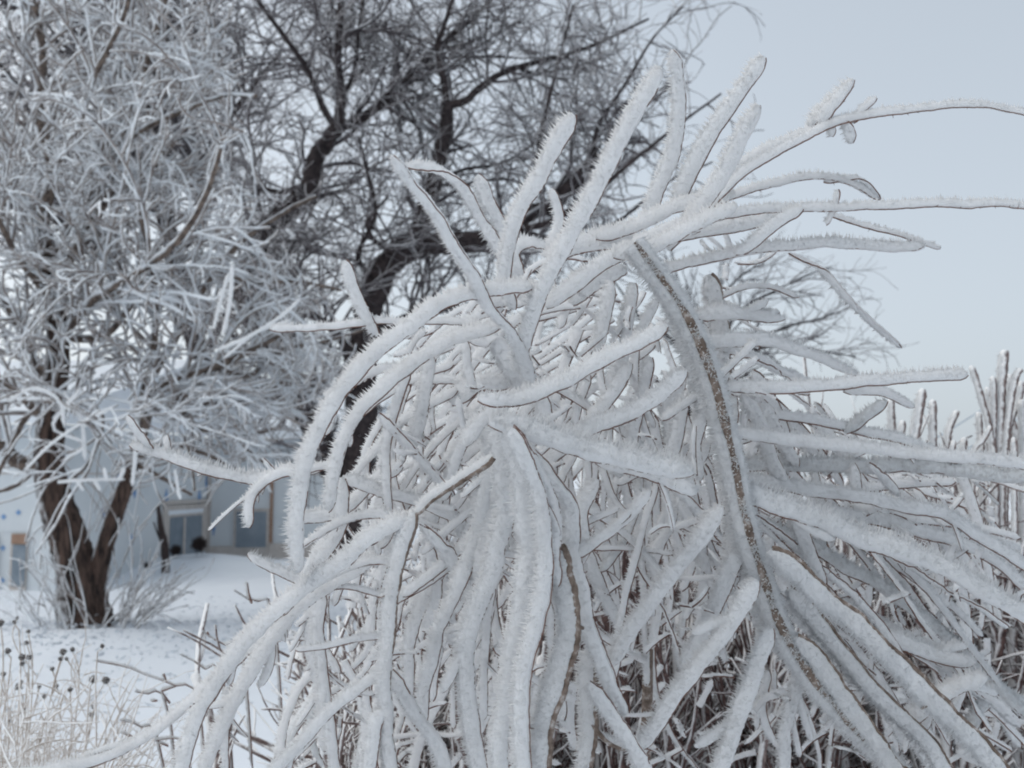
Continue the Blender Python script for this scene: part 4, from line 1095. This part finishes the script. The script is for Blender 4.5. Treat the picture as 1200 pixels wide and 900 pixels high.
# thinner sprays fanning to the lower right, and slim hanging ones under the middle
_g = np.random.default_rng(61)
for k in range(17):
    x, y = _g.uniform(870, 1010), _g.uniform(575, 760); an = math.radians(_g.uniform(24, 52)); L = _g.uniform(150, 330); cv = math.radians(_g.uniform(2, 14))
    pp = [(x, y)]
    for j in range(4): x += math.cos(an) * L / 4; y += math.sin(an) * L / 4; an += cv / 2; pp.append((x, y))
    r(pp, _g.uniform(10, 16), d=_g.uniform(1.32, 1.6), odir=(-.3, .3, 1) if k % 2 else None)
for k in range(16):
    x, y = _g.uniform(520, 860), _g.uniform(540, 690); an = math.radians(_g.uniform(35, 148)); L = _g.uniform(110, 260); cv = math.radians(_g.uniform(-12, 12))
    pp = [(x, y)]
    for j in range(4): x += math.cos(an) * L / 4; y += math.sin(an) * L / 4; an += cv / 2; pp.append((x, y))
    r(pp, _g.uniform(10, 17), d=_g.uniform(1.34, 1.6))
for k in range(18):
    x, y = _g.uniform(480, 860), _g.uniform(420, 780); an = math.radians(_g.uniform(-40, 60)); L = _g.uniform(70, 170); cv = math.radians(_g.uniform(-14, 14))
    pp = [(x, y)]
    for j in range(4): x += math.cos(an) * L / 4; y += math.sin(an) * L / 4; an += cv / 2; pp.append((x, y))
    r(pp, _g.uniform(8, 13), d=_g.uniform(1.36, 1.55), odir=(-.4, .2, 1))
for k in range(12):
    x, y = _g.uniform(440, 620), _g.uniform(420, 640); an = math.radians(_g.uniform(110, 165)); L = _g.uniform(90, 220); cv = math.radians(_g.uniform(-26, -6))
    pp = [(x, y)]
    for j in range(4): x += math.cos(an) * L / 4; y += math.sin(an) * L / 4; an += cv / 2; pp.append((x, y))
    r(pp, _g.uniform(9, 15), d=_g.uniform(1.34, 1.6))
for i, (pts, wd, k) in enumerate(R_):
    rod(pts, wd, seed=i, **k)

# the thick bare-sided main stem: brown face towards the viewer, rime behind and on both flanks
def main_stem():
    rng = np.random.default_rng(77)
    pts = [(744, 284), (765, 310), (792, 348), (815, 388), (836, 440), (850, 490), (862, 540), (872, 590), (886, 640), (903, 690), (922, 740), (958, 795), (1000, 845), (1045, 890), (1065, 910)]
    a = np.array(pts, float); D = 1.28; px = D / F
    path = catmull(P(a[:, 0], a[:, 1], np.full(len(a), D)), 240)
    path += np.cumsum(rng.normal(size=path.shape), 0) * px * .12
    K = len(path); u = np.linspace(0, 1, K)
    Rr = (np.interp(u, [0, .15, .35, .6, .8, 1], [2.2, 4.6, 5.2, 4.4, 4.8, 6.0]) + 1.6 * np.interp(u, np.linspace(0, 1, 40), rng.uniform(-1, 1, 40))) * px
    acc = Acc(); v, q, t = tubes(path[None], Rr[None], 14, rng, .12); acc.add(v, q, t)
    e = path[-1]; g = np.array([e[0] * .6, 1.8, -.02]); pp = catmull(np.array([e, (e + g) / 2 + [0.05, 0, 0.0], g]), 14)
    v, q, t = tubes(pp[None], np.linspace(5, 9, 14)[None] * px, 9, rng, .1); acc.add(v, q, t)
    st = acc.build('main_stem', M['stem'], SHRUB)
    st['label'] = 'thick brown arching stem left bare on the side facing the viewer'
    for k, (od, off, wd) in enumerate((((-1, .5, .3), 9.5, 15), ((1, .5, -.1), 8, 10), ((0, 1, .2), 12, 14))):
        T = unit(np.gradient(path, axis=0)); o_ = np.array(od, float); O = unit(o_ - (T @ o_)[:, None] * T)
        c = path + O * off * px
        v, q, t, _ = rime_body(c, np.full(K, wd * px), rng, od, .7, 1.1, False, 2.1, px)
        mesh_obj('rime', v, q, t, M['frost'], st, )
    # scattered rime grains clinging to the bark
    n = 3000; i = np.clip((rng.choice([2, 3, 6, 9, 11, 12, 16, 20, 24, 27, 28, 31, 32, 35, 36, 37, 40, 41, 42, 45, 47, 49], n) + rng.normal(size=n) * .35) / 50 * K, 0, K - 1).astype(int); i = np.where(rng.uniform(size=n) < .35, rng.integers(0, K, n), i); dr = unit(rng.normal(size=(n, 3)) + np.array([0, -.6, 0]))
    v, t = spikes(path[i] + dr * Rr[i][:, None] * .95, unit(dr + rng.normal(size=(n, 3)) * .4), rng.uniform(2, 7, n) * px, rng.uniform(.6, 1.3, n) * px, rng)
    o = mesh_obj('rime_grains', v, [], t, M['frost'], st); o['kind'] = 'stuff'
main_stem()

# unsorted inner branches filling the shrub
def inside(poly, x, y):
    c = False; n = len(poly); j = n - 1
    for i in range(n):
        xi, yi = poly[i]; xj, yj = poly[j]
        if (yi > y) != (yj > y) and x < (xj - xi) * (y - yi) / (yj - yi) + xi: c = not c
        j = i
    return c
SIL = [(485, 395), (560, 335), (640, 292), (720, 268), (800, 240), (850, 250), (870, 330), (895, 420), (960, 470), (1040, 530), (1190, 550), (1215, 905), (300, 905), (330, 800), (350, 700), (370, 650), (442, 600), (455, 480)]
def filler():
    rng = np.random.default_rng(91); made = 0; tries = 0
    stuff = Acc(); stuff_t = Acc(); ns = 0
    while made < 310 and tries < 9000:
        tries += 1
        x, y = rng.uniform(340, 1200), rng.uniform(260, 900)
        if not inside(SIL, x, y): continue
        # fewer in the low right corner where the hedge shows through
        if y > 610 and x > 660 and rng.uniform() < .85: continue
        if y > 610 and rng.uniform() < .48: continue
        hx, hy = 760, 330
        ang = math.atan2(y - hy, x - hx)
        if x > 880: ang = ang * .55 + .1
        elif x < 560: ang = ang * .75 + .45
        ang += rng.normal() * .42
        L = rng.uniform(70, 210); n = 5; p = [(x, y)]; cur = rng.normal() * .10 + (.10 if math.cos(ang) > 0 else -.10)
        for k in range(n - 1):
            ang += cur; x += math.cos(ang) * L / (n - 1); y += math.sin(ang) * L / (n - 1); p.append((x, y))
        if not all(inside(SIL, *a) for a in p[:-1]): continue
        if rng.uniform() < .5: p = p[::-1]
        d = rng.uniform(1.5, 2.25)
        wd = rng.uniform(9, 17) * 1.45 / d
        if made < 190:
            rod(p, wd, d=d, d2=d + rng.uniform(-.15, .15), seed=3000 + made, density=.7, tw=1.3 * 1.35 / d, mat='frost' if rng.uniform() < .8 else 'frost_grey', drop=False)
        else:
            a = np.array(p); m = max(8, int(L / 6)); path = catmull(P(a[:, 0], a[:, 1], np.full(n, d)), m); px = d / F
            v, q, t, tw = rime_body(path, np.full(m, wd * px), rng, density=.45, px=px, tip=True)
            stuff.add(v, q, t); v, q, t = tubes(tw[None], np.full((1, m), 1.0 * px), 5, rng, .15); stuff_t.add(v, q, t)
        made += 1
    # thin side twigs, lightly rimed, everywhere inside
    n = 0
    while n < 420:
        x, y = rng.uniform(340, 1200), rng.uniform(280, 900)
        if not inside(SIL, x, y): continue
        d = rng.uniform(1.28, 2.0); px = d / F; ang = rng.uniform(0, 2 * np.pi); L = rng.uniform(14, 60); p = [(x, y)]; cur = rng.normal() * .2
        for k in range(3): ang += cur; x += math.cos(ang) * L / 3; y += math.sin(ang) * L / 3; p.append((x, y))
        a = np.array(p); path = catmull(P(a[:, 0], a[:, 1], np.full(4, d) + rng.normal(size=4) * .015), 9)
        v, q, t = tubes(path[None], np.linspace(1.0, .5, 9)[None] * px, 5, rng, .15); stuff_t.add(v, q, t)
        v, q, t, _ = rime_body(path + WIND * 3.0 * px, np.full(9, rng.uniform(4, 8) * px), rng, density=.5, px=px); stuff.add(v, q, t)
        n += 1
    o = stuff.build('inner_rime', M['frost'], SHRUB); o['kind'] = 'stuff'
    o = stuff_t.build('inner_twigs', M['twig'], SHRUB); o['kind'] = 'stuff'
    print('filler', made, tries)
filler()
# upright trunks of the shrub below the picture
def shrub_trunks():
    rng = np.random.default_rng(95)
    for k, (x, y) in enumerate(((560, 900), (630, 890), (690, 880), (460, 890), (760, 760))):
        e = P(x, y, 1.45 + .05 * k); g = np.array([.1 + .05 * (k - 2), 1.75 + .03 * k, -.02])
        pp = catmull(np.array([e, (e * .5 + g * .5), g]), 16)
        v, q, t = tubes(pp[None], np.linspace(.008, .018, 16)[None], 10, rng, .1)
        mesh_obj('trunk', v, q, t, M['stem'], SHRUB)
shrub_trunks()
tot = sum(len(o.data.polygons) for o in bpy.data.objects if o.type == 'MESH')
print('polys', tot, 'objects', len(bpy.data.objects), 'script s', round(time.time() - T0, 1))
